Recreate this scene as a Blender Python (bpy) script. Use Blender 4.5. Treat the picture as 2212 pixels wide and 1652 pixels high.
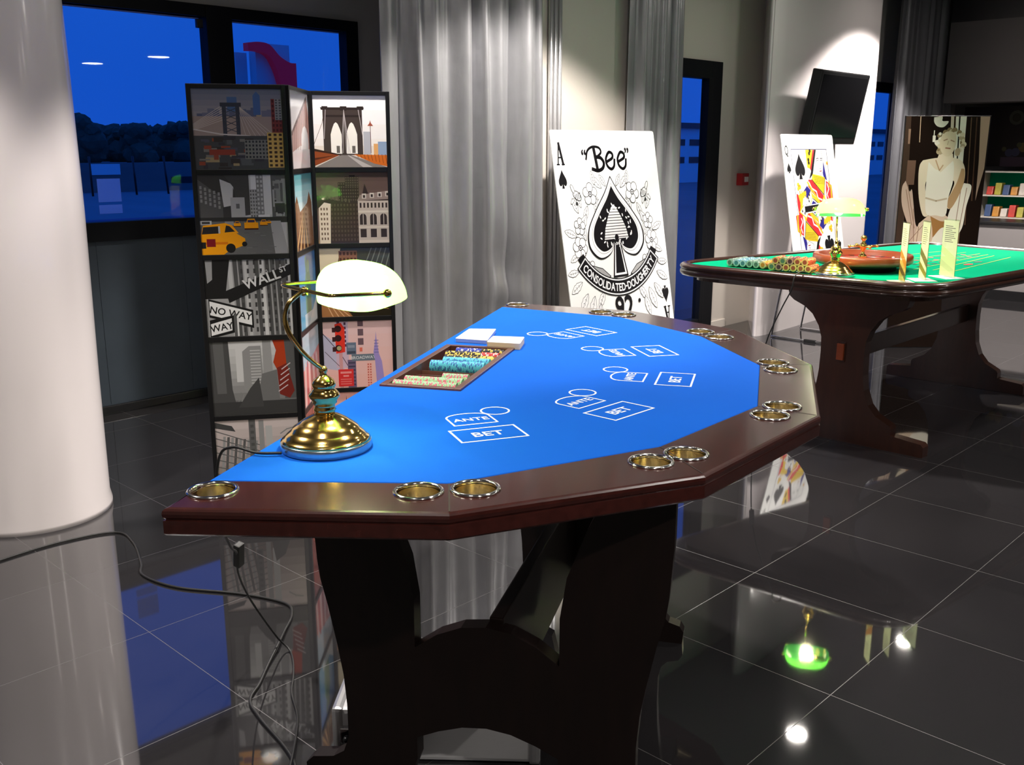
import bpy, bmesh, math, random
from mathutils import Vector, Matrix
PI = math.pi
random.seed(7)
for o in list(bpy.data.objects):
    bpy.data.objects.remove(o)
S = bpy.context.scene
COL = S.collection

# ------------------------------------------------------------ camera
cd = bpy.data.cameras.new('camera')
cam = bpy.data.objects.new('camera', cd)
COL.objects.link(cam)
cam.location = (0, 0, 1.55)
cam.rotation_euler = (math.radians(90 - 13.4), 0, math.radians(-46.1))
cd.sensor_width = 36
cd.lens = 2112 / 2212 * 36
cd.clip_start = 0.05
cd.clip_end = 600
S.camera = cam

# ------------------------------------------------------------ world: blue dusk
W = bpy.data.worlds.new('dusk'); S.world = W; W.use_nodes = True
nt = W.node_tree; nt.nodes.clear()
out = nt.nodes.new('ShaderNodeOutputWorld'); bg = nt.nodes.new('ShaderNodeBackground')
tc = nt.nodes.new('ShaderNodeTexCoord'); sp = nt.nodes.new('ShaderNodeSeparateXYZ')
rp = nt.nodes.new('ShaderNodeValToRGB'); nz = nt.nodes.new('ShaderNodeTexNoise')
mx = nt.nodes.new('ShaderNodeMixRGB')
nt.links.new(tc.outputs['Generated'], sp.inputs[0]); nt.links.new(sp.outputs['Z'], rp.inputs[0])
rp.color_ramp.elements[0].position = 0.0; rp.color_ramp.elements[0].color = (0.007, 0.085, 0.54, 1)
rp.color_ramp.elements[1].position = 0.5; rp.color_ramp.elements[1].color = (0.010, 0.11, 0.62, 1)
nz.inputs['Scale'].default_value = 3.0
nt.links.new(tc.outputs['Generated'], nz.inputs['Vector'])
mx.blend_type = 'SOFT_LIGHT'; mx.inputs[0].default_value = 0.25
nt.links.new(rp.outputs[0], mx.inputs[1]); nt.links.new(nz.outputs['Fac'], mx.inputs[2])
nt.links.new(mx.outputs[0], bg.inputs[0]); bg.inputs[1].default_value = 1.0
nt.links.new(bg.outputs[0], out.inputs[0])

# ------------------------------------------------------------ exposure
S.view_settings.view_transform = 'Standard'
S.view_settings.look = 'None'
S.view_settings.exposure = 0.0
S.view_settings.gamma = 1.0
S.view_settings.use_curve_mapping = False
HC = 3.2            # ceiling height
WALL_Y = 4.66       # the long glazed wall
DOWN = 150          # watts of a ceiling downlight
# (x, y, watts) of the round ceiling downlights
# x, y, watts, cone, lens radius
DOWNLIGHTS = [(0.29, 3.325, DOWN * 1.7, 92, .074), (2.48, 3.325, DOWN * 2.0, 78, .074), (4.68, 3.325, DOWN * 3.6, 117, .074), (6.884, 3.325, DOWN * 1.9, 72, .074), (9.083, 3.325, DOWN * 4.5, 118, .074),
              (2.48, 1.1, DOWN * .6, 116, .074), (4.68, 1.1, DOWN * .7, 116, .074), (0.29, 1.1, DOWN * .5, 116, .074), (0.29, -1.1, DOWN * 1.2, 116, .074), (2.48, -1.1, DOWN * .8, 116, .074), (6.884, 1.1, DOWN * .8, 100, .074),
              (7.28, -1.64, DOWN * .7, 116, .16), (9.07, -6.3, DOWN * .8, 116, .19), (8.83, -8.55, DOWN * .8, 116, .19)]


# ------------------------------------------------------------ materials
def mat(name, col, rough=0.5, metal=0.0, spec=0.5, coat=0.0, coat_r=0.1, noise=None, bump=None, ior=None, sheen=0, aniso=None):
    """noise=(scale, amount, stretch)  bump=(scale, strength)"""
    m = bpy.data.materials.new(name); m.use_nodes = True
    n = m.node_tree; b = n.nodes['Principled BSDF']
    b.inputs['Base Color'].default_value = (*col, 1)
    b.inputs['Roughness'].default_value = rough; b.inputs['Metallic'].default_value = metal
    b.inputs['Specular IOR Level'].default_value = spec
    b.inputs['Coat Weight'].default_value = coat; b.inputs['Coat Roughness'].default_value = coat_r
    if ior: b.inputs['IOR'].default_value = ior
    if sheen: b.inputs['Sheen Weight'].default_value = sheen
    t = n.nodes.new('ShaderNodeTexCoord'); mp = n.nodes.new('ShaderNodeMapping')
    n.links.new(t.outputs['Object'], mp.inputs[0])
    if noise:
        sc, amt, st = noise
        mp.inputs['Scale'].default_value = st
        z = n.nodes.new('ShaderNodeTexNoise'); z.inputs['Scale'].default_value = sc; z.inputs['Detail'].default_value = 5
        n.links.new(mp.outputs[0], z.inputs['Vector'])
        r = n.nodes.new('ShaderNodeMixRGB'); r.blend_type = 'MIX'
        r.inputs[1].default_value = (*[c * (1 - amt) for c in col], 1); r.inputs[2].default_value = (*[min(1, c * (1 + amt)) for c in col], 1)
        n.links.new(z.outputs['Fac'], r.inputs[0]); n.links.new(r.outputs[0], b.inputs['Base Color'])
    if bump:
        z2 = n.nodes.new('ShaderNodeTexNoise'); z2.inputs['Scale'].default_value = bump[0]; z2.inputs['Detail'].default_value = 4
        n.links.new(t.outputs['Object'], z2.inputs['Vector'])
        bp = n.nodes.new('ShaderNodeBump'); bp.inputs['Strength'].default_value = bump[1]; bp.inputs['Distance'].default_value = 0.01
        n.links.new(z2.outputs['Fac'], bp.inputs['Height']); n.links.new(bp.outputs[0], b.inputs['Normal'])
    return m


def emit(name, col, k):
    m = bpy.data.materials.new(name); m.use_nodes = True; n = m.node_tree; n.nodes.clear()
    e = n.nodes.new('ShaderNodeEmission'); o = n.nodes.new('ShaderNodeOutputMaterial')
    e.inputs[0].default_value = (*col, 1); e.inputs[1].default_value = k
    n.links.new(e.outputs[0], o.inputs[0]); return m


def printed(name, rough=0.5, spec=0.3, coat=0.0):
    """printed surface whose inks are stored on the mesh"""
    m = bpy.data.materials.new(name); m.use_nodes = True; n = m.node_tree; b = n.nodes['Principled BSDF']
    a = n.nodes.new('ShaderNodeVertexColor'); a.layer_name = 'Ink'
    n.links.new(a.outputs[0], b.inputs['Base Color'])
    b.inputs['Roughness'].default_value = rough; b.inputs['Specular IOR Level'].default_value = spec
    b.inputs['Coat Weight'].default_value = coat
    return m


def floor_material():
    m = bpy.data.materials.new('polished dark tiles'); m.use_nodes = True; n = m.node_tree; b = n.nodes['Principled BSDF']
    g = n.nodes.new('ShaderNodeNewGeometry'); s = n.nodes.new('ShaderNodeSeparateXYZ')
    n.links.new(g.outputs['Position'], s.inputs[0])
    fac = None
    for ax, off in (('X', 0.505), ('Y', 0.09)):
        a = n.nodes.new('ShaderNodeMath'); a.operation = 'ADD'; a.inputs[1].default_value = 60 + off
        d = n.nodes.new('ShaderNodeMath'); d.operation = 'DIVIDE'; d.inputs[1].default_value = 0.6
        f = n.nodes.new('ShaderNodeMath'); f.operation = 'FRACT'
        c = n.nodes.new('ShaderNodeMath'); c.operation = 'SUBTRACT'; c.inputs[1].default_value = 0.5
        ab = n.nodes.new('ShaderNodeMath'); ab.operation = 'ABSOLUTE'
        gt = n.nodes.new('ShaderNodeMath'); gt.operation = 'GREATER_THAN'; gt.inputs[1].default_value = 0.5 - 0.0017
        n.links.new(s.outputs[ax], a.inputs[0]); n.links.new(a.outputs[0], d.inputs[0]); n.links.new(d.outputs[0], f.inputs[0])
        n.links.new(f.outputs[0], c.inputs[0]); n.links.new(c.outputs[0], ab.inputs[0]); n.links.new(ab.outputs[0], gt.inputs[0])
        if fac is None: fac = gt
        else:
            mxx = n.nodes.new('ShaderNodeMath'); mxx.operation = 'MAXIMUM'
            n.links.new(fac.outputs[0], mxx.inputs[0]); n.links.new(gt.outputs[0], mxx.inputs[1]); fac = mxx
    z = n.nodes.new('ShaderNodeTexNoise'); z.inputs['Scale'].default_value = 2.2; z.inputs['Detail'].default_value = 6
    n.links.new(g.outputs['Position'], z.inputs['Vector'])
    cr = n.nodes.new('ShaderNodeValToRGB')
    cr.color_ramp.elements[0].color = (0.0145, 0.014, 0.0155, 1); cr.color_ramp.elements[1].color = (0.025, 0.0235, 0.025, 1)
    n.links.new(z.outputs['Fac'], cr.inputs[0])
    mixc = n.nodes.new('ShaderNodeMixRGB'); mixc.inputs[2].default_value = (0.045, 0.041, 0.040, 1)
    n.links.new(fac.outputs[0], mixc.inputs[0]); n.links.new(cr.outputs[0], mixc.inputs[1])
    n.links.new(mixc.outputs[0], b.inputs['Base Color'])
    mr = n.nodes.new('ShaderNodeMapRange'); mr.inputs['To Min'].default_value = 0.035; mr.inputs['To Max'].default_value = 0.5
    n.links.new(fac.outputs[0], mr.inputs['Value']); n.links.new(mr.outputs[0], b.inputs['Roughness'])
    b.inputs['IOR'].default_value = 2.25
    return m


def glass_material(name, tint=(0.9, 0.95, 1), refl=0.5):
    m = bpy.data.materials.new(name); m.use_nodes = True; n = m.node_tree; n.nodes.clear()
    o = n.nodes.new('ShaderNodeOutputMaterial'); t = n.nodes.new('ShaderNodeBsdfTransparent'); g = n.nodes.new('ShaderNodeBsdfGlossy')
    f = n.nodes.new('ShaderNodeFresnel'); f.inputs[0].default_value = 1.45; mxs = n.nodes.new('ShaderNodeMixShader')
    t.inputs[0].default_value = (*tint, 1); g.inputs['Roughness'].default_value = 0.01
    mu = n.nodes.new('ShaderNodeMath'); mu.operation = 'MULTIPLY'; mu.inputs[1].default_value = refl
    gm = n.nodes.new('ShaderNodeNewGeometry'); fr = n.nodes.new('ShaderNodeMath'); fr.operation = 'SUBTRACT'; fr.inputs[0].default_value = 1
    fm = n.nodes.new('ShaderNodeMath'); fm.operation = 'MULTIPLY'        # thin sheet: only the outer face mirrors
    n.links.new(gm.outputs['Backfacing'], fr.inputs[1]); n.links.new(fr.outputs[0], fm.inputs[0]); n.links.new(mu.outputs[0], fm.inputs[1])
    n.links.new(f.outputs[0], mu.inputs[0]); n.links.new(fm.outputs[0], mxs.inputs[0])
    n.links.new(t.outputs[0], mxs.inputs[1]); n.links.new(g.outputs[0], mxs.inputs[2]); n.links.new(mxs.outputs[0], o.inputs[0])
    return m


def shade_material():
    m = bpy.data.materials.new('cased green glass'); m.use_nodes = True; n = m.node_tree; n.nodes.clear()
    o = n.nodes.new('ShaderNodeOutputMaterial'); t = n.nodes.new('ShaderNodeBsdfTranslucent'); g = n.nodes.new('ShaderNodeBsdfGlossy')
    d = n.nodes.new('ShaderNodeBsdfDiffuse')
    t.inputs[0].default_value = (0.17, 0.88, 0.11, 1); d.inputs[0].default_value = (0.02, 0.35, 0.08, 1); g.inputs['Roughness'].default_value = 0.08
    a = n.nodes.new('ShaderNodeMixShader'); a.inputs[0].default_value = 0.15
    b = n.nodes.new('ShaderNodeMixShader'); b.inputs[0].default_value = 0.06
    n.links.new(t.outputs[0], a.inputs[1]); n.links.new(d.outputs[0], a.inputs[2])
    n.links.new(a.outputs[0], b.inputs[1]); n.links.new(g.outputs[0], b.inputs[2]); n.links.new(b.outputs[0], o.inputs[0])
    return m


M = {}
M['floor'] = floor_material()
M['white_wall'] = mat('warm white painted plaster', (0.62, 0.57, 0.51), .6, bump=(60, .08))
M['gloss_white'] = mat('glossy white column', (0.80, 0.74, 0.74), .22, coat=.4, bump=(1.5, .05))
M['grey_wall'] = mat('grey painted wall', (0.17, 0.16, 0.15), .7, bump=(40, .1))
M['counter'] = mat('light grey counter laminate', (0.26, 0.24, 0.24), .35, bump=(2, .05))
M['bay_wall'] = mat('light grey painted wall', (0.45, 0.44, 0.41), .7, bump=(40, .1))
M['fascia'] = mat('dark grey fascia board', (0.055, 0.050, 0.050), .6, bump=(30, .05))
M['ceiling'] = mat('dark ceiling', (0.10, 0.10, 0.105), .8, bump=(20, .1))
M['dark_panel'] = mat('slate blue parapet panel', (0.045, 0.062, 0.080), .5, noise=(6, .2, (1, 1, 1)))
M['black'] = mat('black satin metal', (0.006, 0.006, 0.007), .35, bump=(80, .03))
M['frame'] = mat('black aluminium frame', (0.004, 0.005, 0.007), .55, spec=.2, bump=(60, .03))
M['glass'] = glass_material('window glass', (0.93, .95, 1), .9)
M['curtain'] = mat('silver grey satin', (0.40, 0.40, 0.415), .33, metal=.6, noise=(30, .12, (1, 1, .2)), bump=(9, .25))
M['curtain_dark'] = mat('grey satin curtain', (0.14, 0.14, 0.155), .45, metal=.3, bump=(9, .3))
M['wood'] = mat('polished mahogany', (0.038, 0.008, 0.006), .26, coat=.6, coat_r=.10, noise=(7, .55, (1, 8, 8)), ior=1.45)
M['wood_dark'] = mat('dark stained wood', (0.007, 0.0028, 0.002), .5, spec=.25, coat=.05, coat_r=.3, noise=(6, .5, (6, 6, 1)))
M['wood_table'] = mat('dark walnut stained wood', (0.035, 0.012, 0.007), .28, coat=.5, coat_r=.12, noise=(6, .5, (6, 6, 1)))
M['wood_tray'] = mat('reddish brown wood', (0.085, 0.026, 0.018), .35, coat=.3, noise=(8, .4, (8, 1, 8)))
M['wood_orange'] = mat('orange brown varnished wood', (0.24, 0.045, 0.012), .3, coat=.4, noise=(5, .35, (1, 1, 5)))
M['seam'] = mat('dark mitre joint line', (0.01, 0.004, 0.003), .7, noise=(20, .2, (1, 1, 1)))  # dark strips along the mitre joints of the rail
M['felt'] = mat('royal blue baize', (0.007, 0.102, 0.54), .95, spec=.05, noise=(3, .10, (1, 1, 1)), bump=(900, .15))
M['felt_green'] = mat('green baize', (0.0, 0.30, 0.14), .95, spec=.05, noise=(3, .10, (1, 1, 1)), bump=(900, .15))
M['white_print'] = mat('white screen printed line', (0.80, 0.88, 0.92), .8, noise=(40, .08, (1, 1, 1)))
M['yellow_print'] = mat('yellow screen printed line', (0.45, 0.50, 0.08), .8, noise=(40, .08, (1, 1, 1)))
M['steel'] = mat('polished steel', (0.80, 0.78, 0.74), .12, metal=1, bump=(3, .02))
M['cup_in'] = mat('brassy steel cup', (0.72, 0.60, 0.36), .22, metal=1, bump=(2, .02))
M['brass'] = mat('polished brass', (0.98, 0.66, 0.20), .14, metal=1, bump=(6, .04))
M['chrome'] = mat('chrome tube', (0.75, 0.75, 0.78), .08, metal=1, bump=(3, .01))
M['pewter'] = mat('grey blue steel band', (0.42, 0.50, 0.52), .2, metal=.9, bump=(3, .02))
M['rubber'] = mat('black rubber flex', (0.010, 0.010, 0.010), .5, bump=(90, .05))
M['paper'] = mat('white card stock', (0.86, 0.86, 0.84), .55, bump=(60, .03))
M['paper_edge'] = mat('cream paper edges', (0.70, 0.58, 0.42), .7, noise=(4, .2, (1, 1, 90)))
M['print'] = printed('printed inks', .55, .25)
M['print_gloss'] = printed('laminated print', .22, .5, .3)
M['red_plastic'] = mat('red plastic', (0.45, 0.015, 0.02), .35, bump=(40, .03))
M['alu'] = mat('brushed aluminium', (0.62, 0.62, 0.63), .32, metal=.7, noise=(8, .08, (1, 30, 1)))
M['case_panel'] = mat('silver grey ribbed panel', (0.70, 0.70, 0.71), .5, metal=.2, noise=(40, .06, (1, 1, 30)))
M['shade'] = shade_material()
M['bulb'] = emit('lit frosted bulb', (1, .86, .5), 60)
M['lens'] = emit('lit downlight lens', (1, .93, .85), 130)
M['acrylic'] = glass_material('clear acrylic', (.93, .97, .90), 1.0)
M['screen'] = mat('dark lcd glass', (0.006, 0.006, 0.007), .12, noise=(2, .1, (1, 1, 1)))
M['tree'] = mat('dark evergreen leaves', (0.035, 0.075, 0.05), .9, noise=(.8, .5, (1, 1, 1)), bump=(1.5, .6))
M['bark'] = mat('tree bark', (0.03, 0.025, 0.02), .9, bump=(3, .3))
M['asphalt'] = mat('car park asphalt', (0.22, 0.22, 0.24), .9, noise=(.3, .3, (1, .2, 1)))
M['facade'] = mat('pale facade cladding', (0.88, 0.90, 0.92), .7, noise=(.5, .1, (1, 1, 1)))
M['render_wall'] = mat('weathered low wall', (0.20, 0.17, 0.16), .9, noise=(.4, .4, (.3, 1, 3)))
M['sill'] = mat('zinc sill', (0.03, 0.07, 0.26), .7, bump=(20, .03))
M['notice'] = mat('thin white notice paper', (0.75, 0.85, 1.0), .8, bump=(8, .02))
_n = M['notice'].node_tree; _t = _n.nodes.new('ShaderNodeBsdfTranslucent'); _t.inputs[0].default_value = (.9, .95, 1, 1); _m = _n.nodes.new('ShaderNodeMixShader'); _m.inputs[0].default_value = .85
_n.links.new(_n.nodes['Principled BSDF'].outputs[0], _m.inputs[1]); _n.links.new(_t.outputs[0], _m.inputs[2]); _n.links.new(_m.outputs[0], _n.nodes['Material Output'].inputs[0])
M['sign_red'] = mat('crimson sign band', (0.26, 0.012, 0.05), .5, bump=(8, .02)); _b = M['sign_red'].node_tree.nodes['Principled BSDF']      # weak glow added to the band so its red shows in blue dusk
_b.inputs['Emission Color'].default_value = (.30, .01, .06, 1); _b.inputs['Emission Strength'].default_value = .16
M['sign_blue'] = mat('pale sign panel', (0.62, 0.72, 0.80), .5, bump=(8, .02))


# ------------------------------------------------------------ mesh helpers
def link(name, bm, m, parent=None, smooth=False, loc=None):
    me = bpy.data.meshes.new(name)
    bmesh.ops.recalc_face_normals(bm, faces=bm.faces[:])
    bm.to_mesh(me); bm.free()
    for mm in (m if isinstance(m, (list, tuple)) else [m]): me.materials.append(mm)
    if smooth:
        for p in me.polygons: p.use_smooth = True
    o = bpy.data.objects.new(name, me); COL.objects.link(o)
    if parent: o.parent = parent
    if loc: o.location = loc
    return o


def tag(o, label=None, cat=None, group=None, kind=None):
    if label: o['label'] = label
    if cat: o['category'] = cat
    if group: o['group'] = group
    if kind: o['kind'] = kind
    return o


def thing(name, label, cat, loc=(0, 0, 0), rz=0, group=None):
    o = bpy.data.objects.new(name, None); COL.objects.link(o)
    o.location = loc; o.rotation_euler = (0, 0, rz); o.empty_display_size = .05
    return tag(o, label, cat, group)


def copy_tree(o, parent=None):
    c = o.copy(); COL.objects.link(c); c.parent = parent
    for ch in [x for x in bpy.data.objects if x.parent == o]: copy_tree(ch, c)
    return c


def box(bm, a, b, bev=0.0, mi=0):
    vs = [bm.verts.new((x, y, z)) for z in (a[2], b[2]) for y in (a[1], b[1]) for x in (a[0], b[0])]
    fs = [bm.faces.new([vs[i] for i in q]) for q in ((0, 2, 3, 1), (4, 5, 7, 6), (0, 1, 5, 4), (2, 6, 7, 3), (0, 4, 6, 2), (1, 3, 7, 5))]
    for f in fs: f.material_index = mi
    if bev:
        es = list({e for f in fs for e in f.edges})
        r = bmesh.ops.bevel(bm, geom=es, offset=bev, segments=2, profile=.6, affect='EDGES')
        for f in r['faces']: f.material_index = mi
    return vs


def BX(name, a, b, m, parent=None, bev=0.0):
    bm = bmesh.new(); box(bm, a, b, bev); return link(name, bm, m, parent)


def prism(bm, pts, h0, h1, axis='z', mi=0, bev=0):
    """extrude outline; axis z: (x,y)  axis x: pts=(y,z)  axis y: pts=(x,z)"""
    def P(p, h):
        return {'z': (p[0], p[1], h), 'x': (h, p[0], p[1]), 'y': (p[0], h, p[1])}[axis]
    A = [bm.verts.new(P(p, h0)) for p in pts]; B = [bm.verts.new(P(p, h1)) for p in pts]
    fs = [bm.faces.new(A), bm.faces.new(B[::-1])]
    k = len(pts)
    for i in range(k): fs.append(bm.faces.new((A[i], B[i], B[(i + 1) % k], A[(i + 1) % k])))
    for f in fs: f.material_index = mi
    if bev:
        es = list({e for f in fs[:2] for e in f.edges})
        bmesh.ops.bevel(bm, geom=es, offset=bev, segments=2, profile=.6, affect='EDGES')


def lathe(bm, prof, seg=32, c=(0, 0, 0), mi=0, sx=1, sy=1):
    rings = []
    for r, z in prof:
        rings.append([bm.verts.new((c[0] + r * sx * math.cos(2 * PI * i / seg), c[1] + r * sy * math.sin(2 * PI * i / seg), c[2] + z)) for i in range(seg)])
    for a, b in zip(rings, rings[1:]):
        for i in range(seg):
            bm.faces.new((a[i], a[(i + 1) % seg], b[(i + 1) % seg], b[i])).material_index = mi
    for rg, rev in ((rings[0], True), (rings[-1], False)):
        bm.faces.new(rg[::-1] if rev else rg).material_index = mi


def LATHE(name, prof, m, parent=None, seg=32, c=(0, 0, 0)):
    bm = bmesh.new(); lathe(bm, prof, seg, c); return link(name, bm, m, parent, True)


def spline(pts, n=8):
    P = [Vector(p) for p in pts]; P = [P[0] * 2 - P[1]] + P + [P[-1] * 2 - P[-2]]; o = []
    for i in range(1, len(P) - 2):
        for k in range(n):
            t = k / n; a, b, c, d = P[i - 1], P[i], P[i + 1], P[i + 2]
            o.append(.5 * ((2 * b) + (c - a) * t + (2 * a - 5 * b + 4 * c - d) * t * t + (3 * b - a - 3 * c + d) * t ** 3))
    o.append(P[-2]); return o


def tube(bm, pts, r, seg=8, mi=0):
    pts = [Vector(p) for p in pts]; prev = None; rings = []
    for i, p in enumerate(pts):
        d = (pts[min(i + 1, len(pts) - 1)] - pts[max(i - 1, 0)]).normalized()
        if prev is None: prev = d.orthogonal().normalized()
        u = (prev - d * prev.dot(d)).normalized(); prev = u; v = d.cross(u)
        rr = r[i] if isinstance(r, (list, tuple)) else r
        rings.append([bm.verts.new(p + (u * math.cos(2 * PI * k / seg) + v * math.sin(2 * PI * k / seg)) * rr) for k in range(seg)])
    for a, b in zip(rings, rings[1:]):
        for k in range(seg): bm.faces.new((a[k], a[(k + 1) % seg], b[(k + 1) % seg], b[k])).material_index = mi
    bm.faces.new(rings[0][::-1]); bm.faces.new(rings[-1])


def TUBE(name, pts, r, m, parent=None, seg=10):
    bm = bmesh.new(); tube(bm, pts, r, seg); return link(name, bm, m, parent, True)


def ball(bm, c, r, seg=16, rings=10, sc=(1, 1, 1)):
    bmesh.ops.create_uvsphere(bm, u_segments=seg, v_segments=rings, radius=r,
                              matrix=Matrix.Translation(c) @ Matrix.Diagonal((*sc, 1)))


_txt = {}


def text_mesh(s, bold=0.0):
    """outline of a word, 1 unit cap height scale, centred; list of polygons (verts, faces)"""
    k = (s, bold)
    if k not in _txt:
        cu = bpy.data.curves.new('t', 'FONT'); cu.body = s; cu.size = 1; cu.offset = bold; cu.align_x = 'CENTER'; cu.align_y = 'CENTER'; cu.resolution_u = 3
        ob = bpy.data.objects.new('t', cu)
        me = bpy.data.meshes.new_from_object(ob)
        vs = [tuple(v.co) for v in me.vertices]; fs = [tuple(p.vertices) for p in me.polygons]
        if vs:
            ys = [v[1] for v in vs]; xs = [v[0] for v in vs]; cy = (min(ys) + max(ys)) / 2; cx = (min(xs) + max(xs)) / 2
            hh = max(ys) - min(ys); ww = max(xs) - min(xs)
            vs = [((v[0] - cx), (v[1] - cy)) for v in vs]
        else: ww = hh = 1
        _txt[k] = (vs, fs, ww, hh)
        bpy.data.objects.remove(ob); bpy.data.curves.remove(cu); bpy.data.meshes.remove(me)
    return _txt[k]


class Print:
    """flat printed artwork: inks laid as real, hair-thin layers on a sheet. local plane: x right, z up, facing -y"""
    def __init__(s, w, h, back=None):
        s.bm = bmesh.new(); s.w, s.h = w, h; s.n = 0; s.ink = s.bm.loops.layers.float_color.new('Ink')
        if back: s.poly(back, [(0, 0), (1, 0), (1, 1), (0, 1)])

    def face(s, vs, col, d):
        try: f = s.bm.faces.new([s.bm.verts.new((u * s.w, -d, v * s.h)) for u, v in vs])
        except Exception: return
        f.normal_update()
        if f.normal.y > 0: f.normal_flip()
        for l in f.loops: l[s.ink] = (*col, 1)

    def poly(s, col, pts, lay=None, clip=True):
        if clip: pts = clipped(pts)
        if len(pts) < 3: return
        s.n += 1
        s.face(pts, col, .0002 + .000006 * s.n)

    def rect(s, col, u0, v0, u1, v1): s.poly(col, [(u0, v0), (u1, v0), (u1, v1), (u0, v1)])

    def circ(s, col, u, v, r, n=20, ry=None, a0=0, rot=0):
        ry = r if ry is None else ry; k = s.w / s.h; P = []
        for i in range(n):
            a = a0 + 2 * PI * i / n; x, y = r * math.cos(a), ry * math.sin(a)
            P.append((u + x * math.cos(rot) - y * math.sin(rot), v + (x * math.sin(rot) + y * math.cos(rot)) * k))
        s.poly(col, P)

    def line(s, col, pts, w, closed=False):
        """stroke of width w (in units of the sheet width)"""
        k = s.h / s.w; P = [Vector((p[0], p[1] * k)) for p in pts]
        if closed: P = P + [P[0]]
        s.n += 1; d = .0002 + .000006 * s.n
        for a, b in zip(P, P[1:]):
            if (b - a).length < 1e-6: continue
            t = (b - a).normalized(); nn = Vector((-t.y, t.x)) * w / 2; e = t * w * .35
            q = [a - e - nn, b + e - nn, b + e + nn, a - e + nn]
            q = clipped([(x.x, x.y / k) for x in q])
            if len(q) > 2: s.face(q, col, d)

    def text(s, col, string, u, v, size, rot=0, bold=0.02, sx=1.0, skew=0):
        vs, fs, ww, hh = text_mesh(string, bold); k = s.w / s.h; s.n += 1; d = .0002 + .000006 * s.n
        c, sn = math.cos(rot), math.sin(rot)
        P = [(u + (x * sx * c - y * sn) * size, v + (x * sx * sn + y * c + skew * x) * size * k) for x, y in vs]
        for f in fs: s.face([P[i] for i in f], col, d)

    def build(s, name, m, parent=None):
        me = bpy.data.meshes.new(name); s.bm.to_mesh(me); s.bm.free(); me.materials.append(m)
        o = bpy.data.objects.new(name, me); COL.objects.link(o)
        if parent: o.parent = parent
        return o


def clipped(pts):
    """clip a polygon to the unit sheet"""
    P = [tuple(p) for p in pts]
    for ax, lim, sg in ((0, 0, 1), (0, 1, -1), (1, 0, 1), (1, 1, -1)):
        Q = []
        for i in range(len(P)):
            a, b = P[i], P[(i + 1) % len(P)]
            da, db = (a[ax] - lim) * sg, (b[ax] - lim) * sg
            if da >= 0: Q.append(a)
            if (da >= 0) != (db >= 0):
                t = da / (da - db); Q.append((a[0] + (b[0] - a[0]) * t, a[1] + (b[1] - a[1]) * t))
        P = Q
        if not P: return []
    return P


def g(v): return (v, v, v)
def rgb(r, gg, b): return tuple(((c / 255) / 12.92 if c <= 10 else (((c / 255) + .055) / 1.055) ** 2.4) for c in (r, gg, b))


def spade_pts(cx, cy, w, h, n=10):
    """spade outline without its foot, (cx,cy) centre, y up"""
    R = spline([(0, .5, 0), (.12, .33, 0), (.32, .12, 0), (.47, -.08, 0), (.48, -.27, 0), (.33, -.40, 0), (.14, -.36, 0), (.03, -.22, 0)], n)
    pts = [(p.x, p.y) for p in R]
    pts = pts + [(-x, y) for x, y in pts[::-1]]
    return [(cx + x * w, cy + y * h) for x, y in pts]


# ============================================================ THE ROOM
def structure(o, label=None):
    o['kind'] = 'structure'
    if label: o['label'] = label
    return o


X0, X1, Y0 = -1.5, 12.6, -12.0
BY = 5.70           # the window bay lies one metre behind the door wall
bm = bmesh.new(); box(bm, (X0 - .1, Y0 - .1, -.12), (X1 + .1, WALL_Y + .12, 0)); box(bm, (X0 - .1, WALL_Y + .12, -.12), (5.02, BY + .2, 0))
structure(link('floor', bm, M['floor']), 'dark polished tile floor')
structure(BX('ceiling', (X0 - .1, Y0 - .1, HC + .012), (X1 + .1, BY + .2, HC + .15), M['ceiling']), 'dark ceiling')
WT = .12
bm = bmesh.new()
for a, b in (((X0, BY, 0), (-.3, BY + WT, HC)), ((-.3, BY, 2.33), (4.37, BY + WT, HC)), ((4.37, BY, 0), (5.02, BY + WT, HC)), ((4.90, WALL_Y + WT, 0), (5.02, BY, HC)),
             ((10.95, WALL_Y, 0), (X1, WALL_Y + WT, HC)), ((9.9, WALL_Y, 2.24), (10.95, WALL_Y + WT, HC))):
    box(bm, a, b)
structure(link('wall_left', bm, M['bay_wall']), 'grey wall above and beside the windows')
bm = bmesh.new()
for a, b in (((4.90, WALL_Y, 0), (6.60, WALL_Y + WT, HC)), ((6.60, WALL_Y, 2.255), (7.355, WALL_Y + WT, HC)), ((7.355, WALL_Y, 0), (9.9, WALL_Y + WT, HC))):
    box(bm, a, b)
structure(link('wall_center', bm, M['white_wall']), 'white wall around the glass door')
structure(BX('wall_back', (X1, Y0, 0), (X1 + .1, WALL_Y, HC), M['grey_wall']), 'dark far wall')
structure(BX('wall_right', (X0, Y0 - .1, 0), (X1, Y0, HC), M['grey_wall']), 'grey wall behind the camera to the right')
structure(BX('wall_front', (X0 - .1, Y0, 0), (X0, BY + WT, HC), M['grey_wall']), 'grey wall behind the camera')

# slate parapet under the left window, with its panel joints and the dark plinth
bm = bmesh.new(); box(bm, (-.3, BY, .05), (4.37, BY + WT, 1.04))
for x in (.55, 1.47, 2.44, 2.98, 3.8): box(bm, (x - .003, BY - .002, .06), (x + .003, BY + .01, 1.03))
structure(link('trim_1', bm, M['dark_panel']), 'slate blue panels under the window')
bm = bmesh.new(); box(bm, (-.3, BY - .02, 0), (4.37, BY + WT, .05), .004)
structure(link('trim_2', bm, M['black']), 'black plinth below the panels')
structure(BX('baseboard_left', (5.32, WALL_Y - .015, 0), (6.58, WALL_Y, .07), M['white_wall'], None, .003), 'white baseboard')
structure(BX('baseboard_center', (7.36, WALL_Y - .015, 0), (7.6, WALL_Y, .07), M['white_wall'], None, .003), 'white baseboard right of the door')


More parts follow.
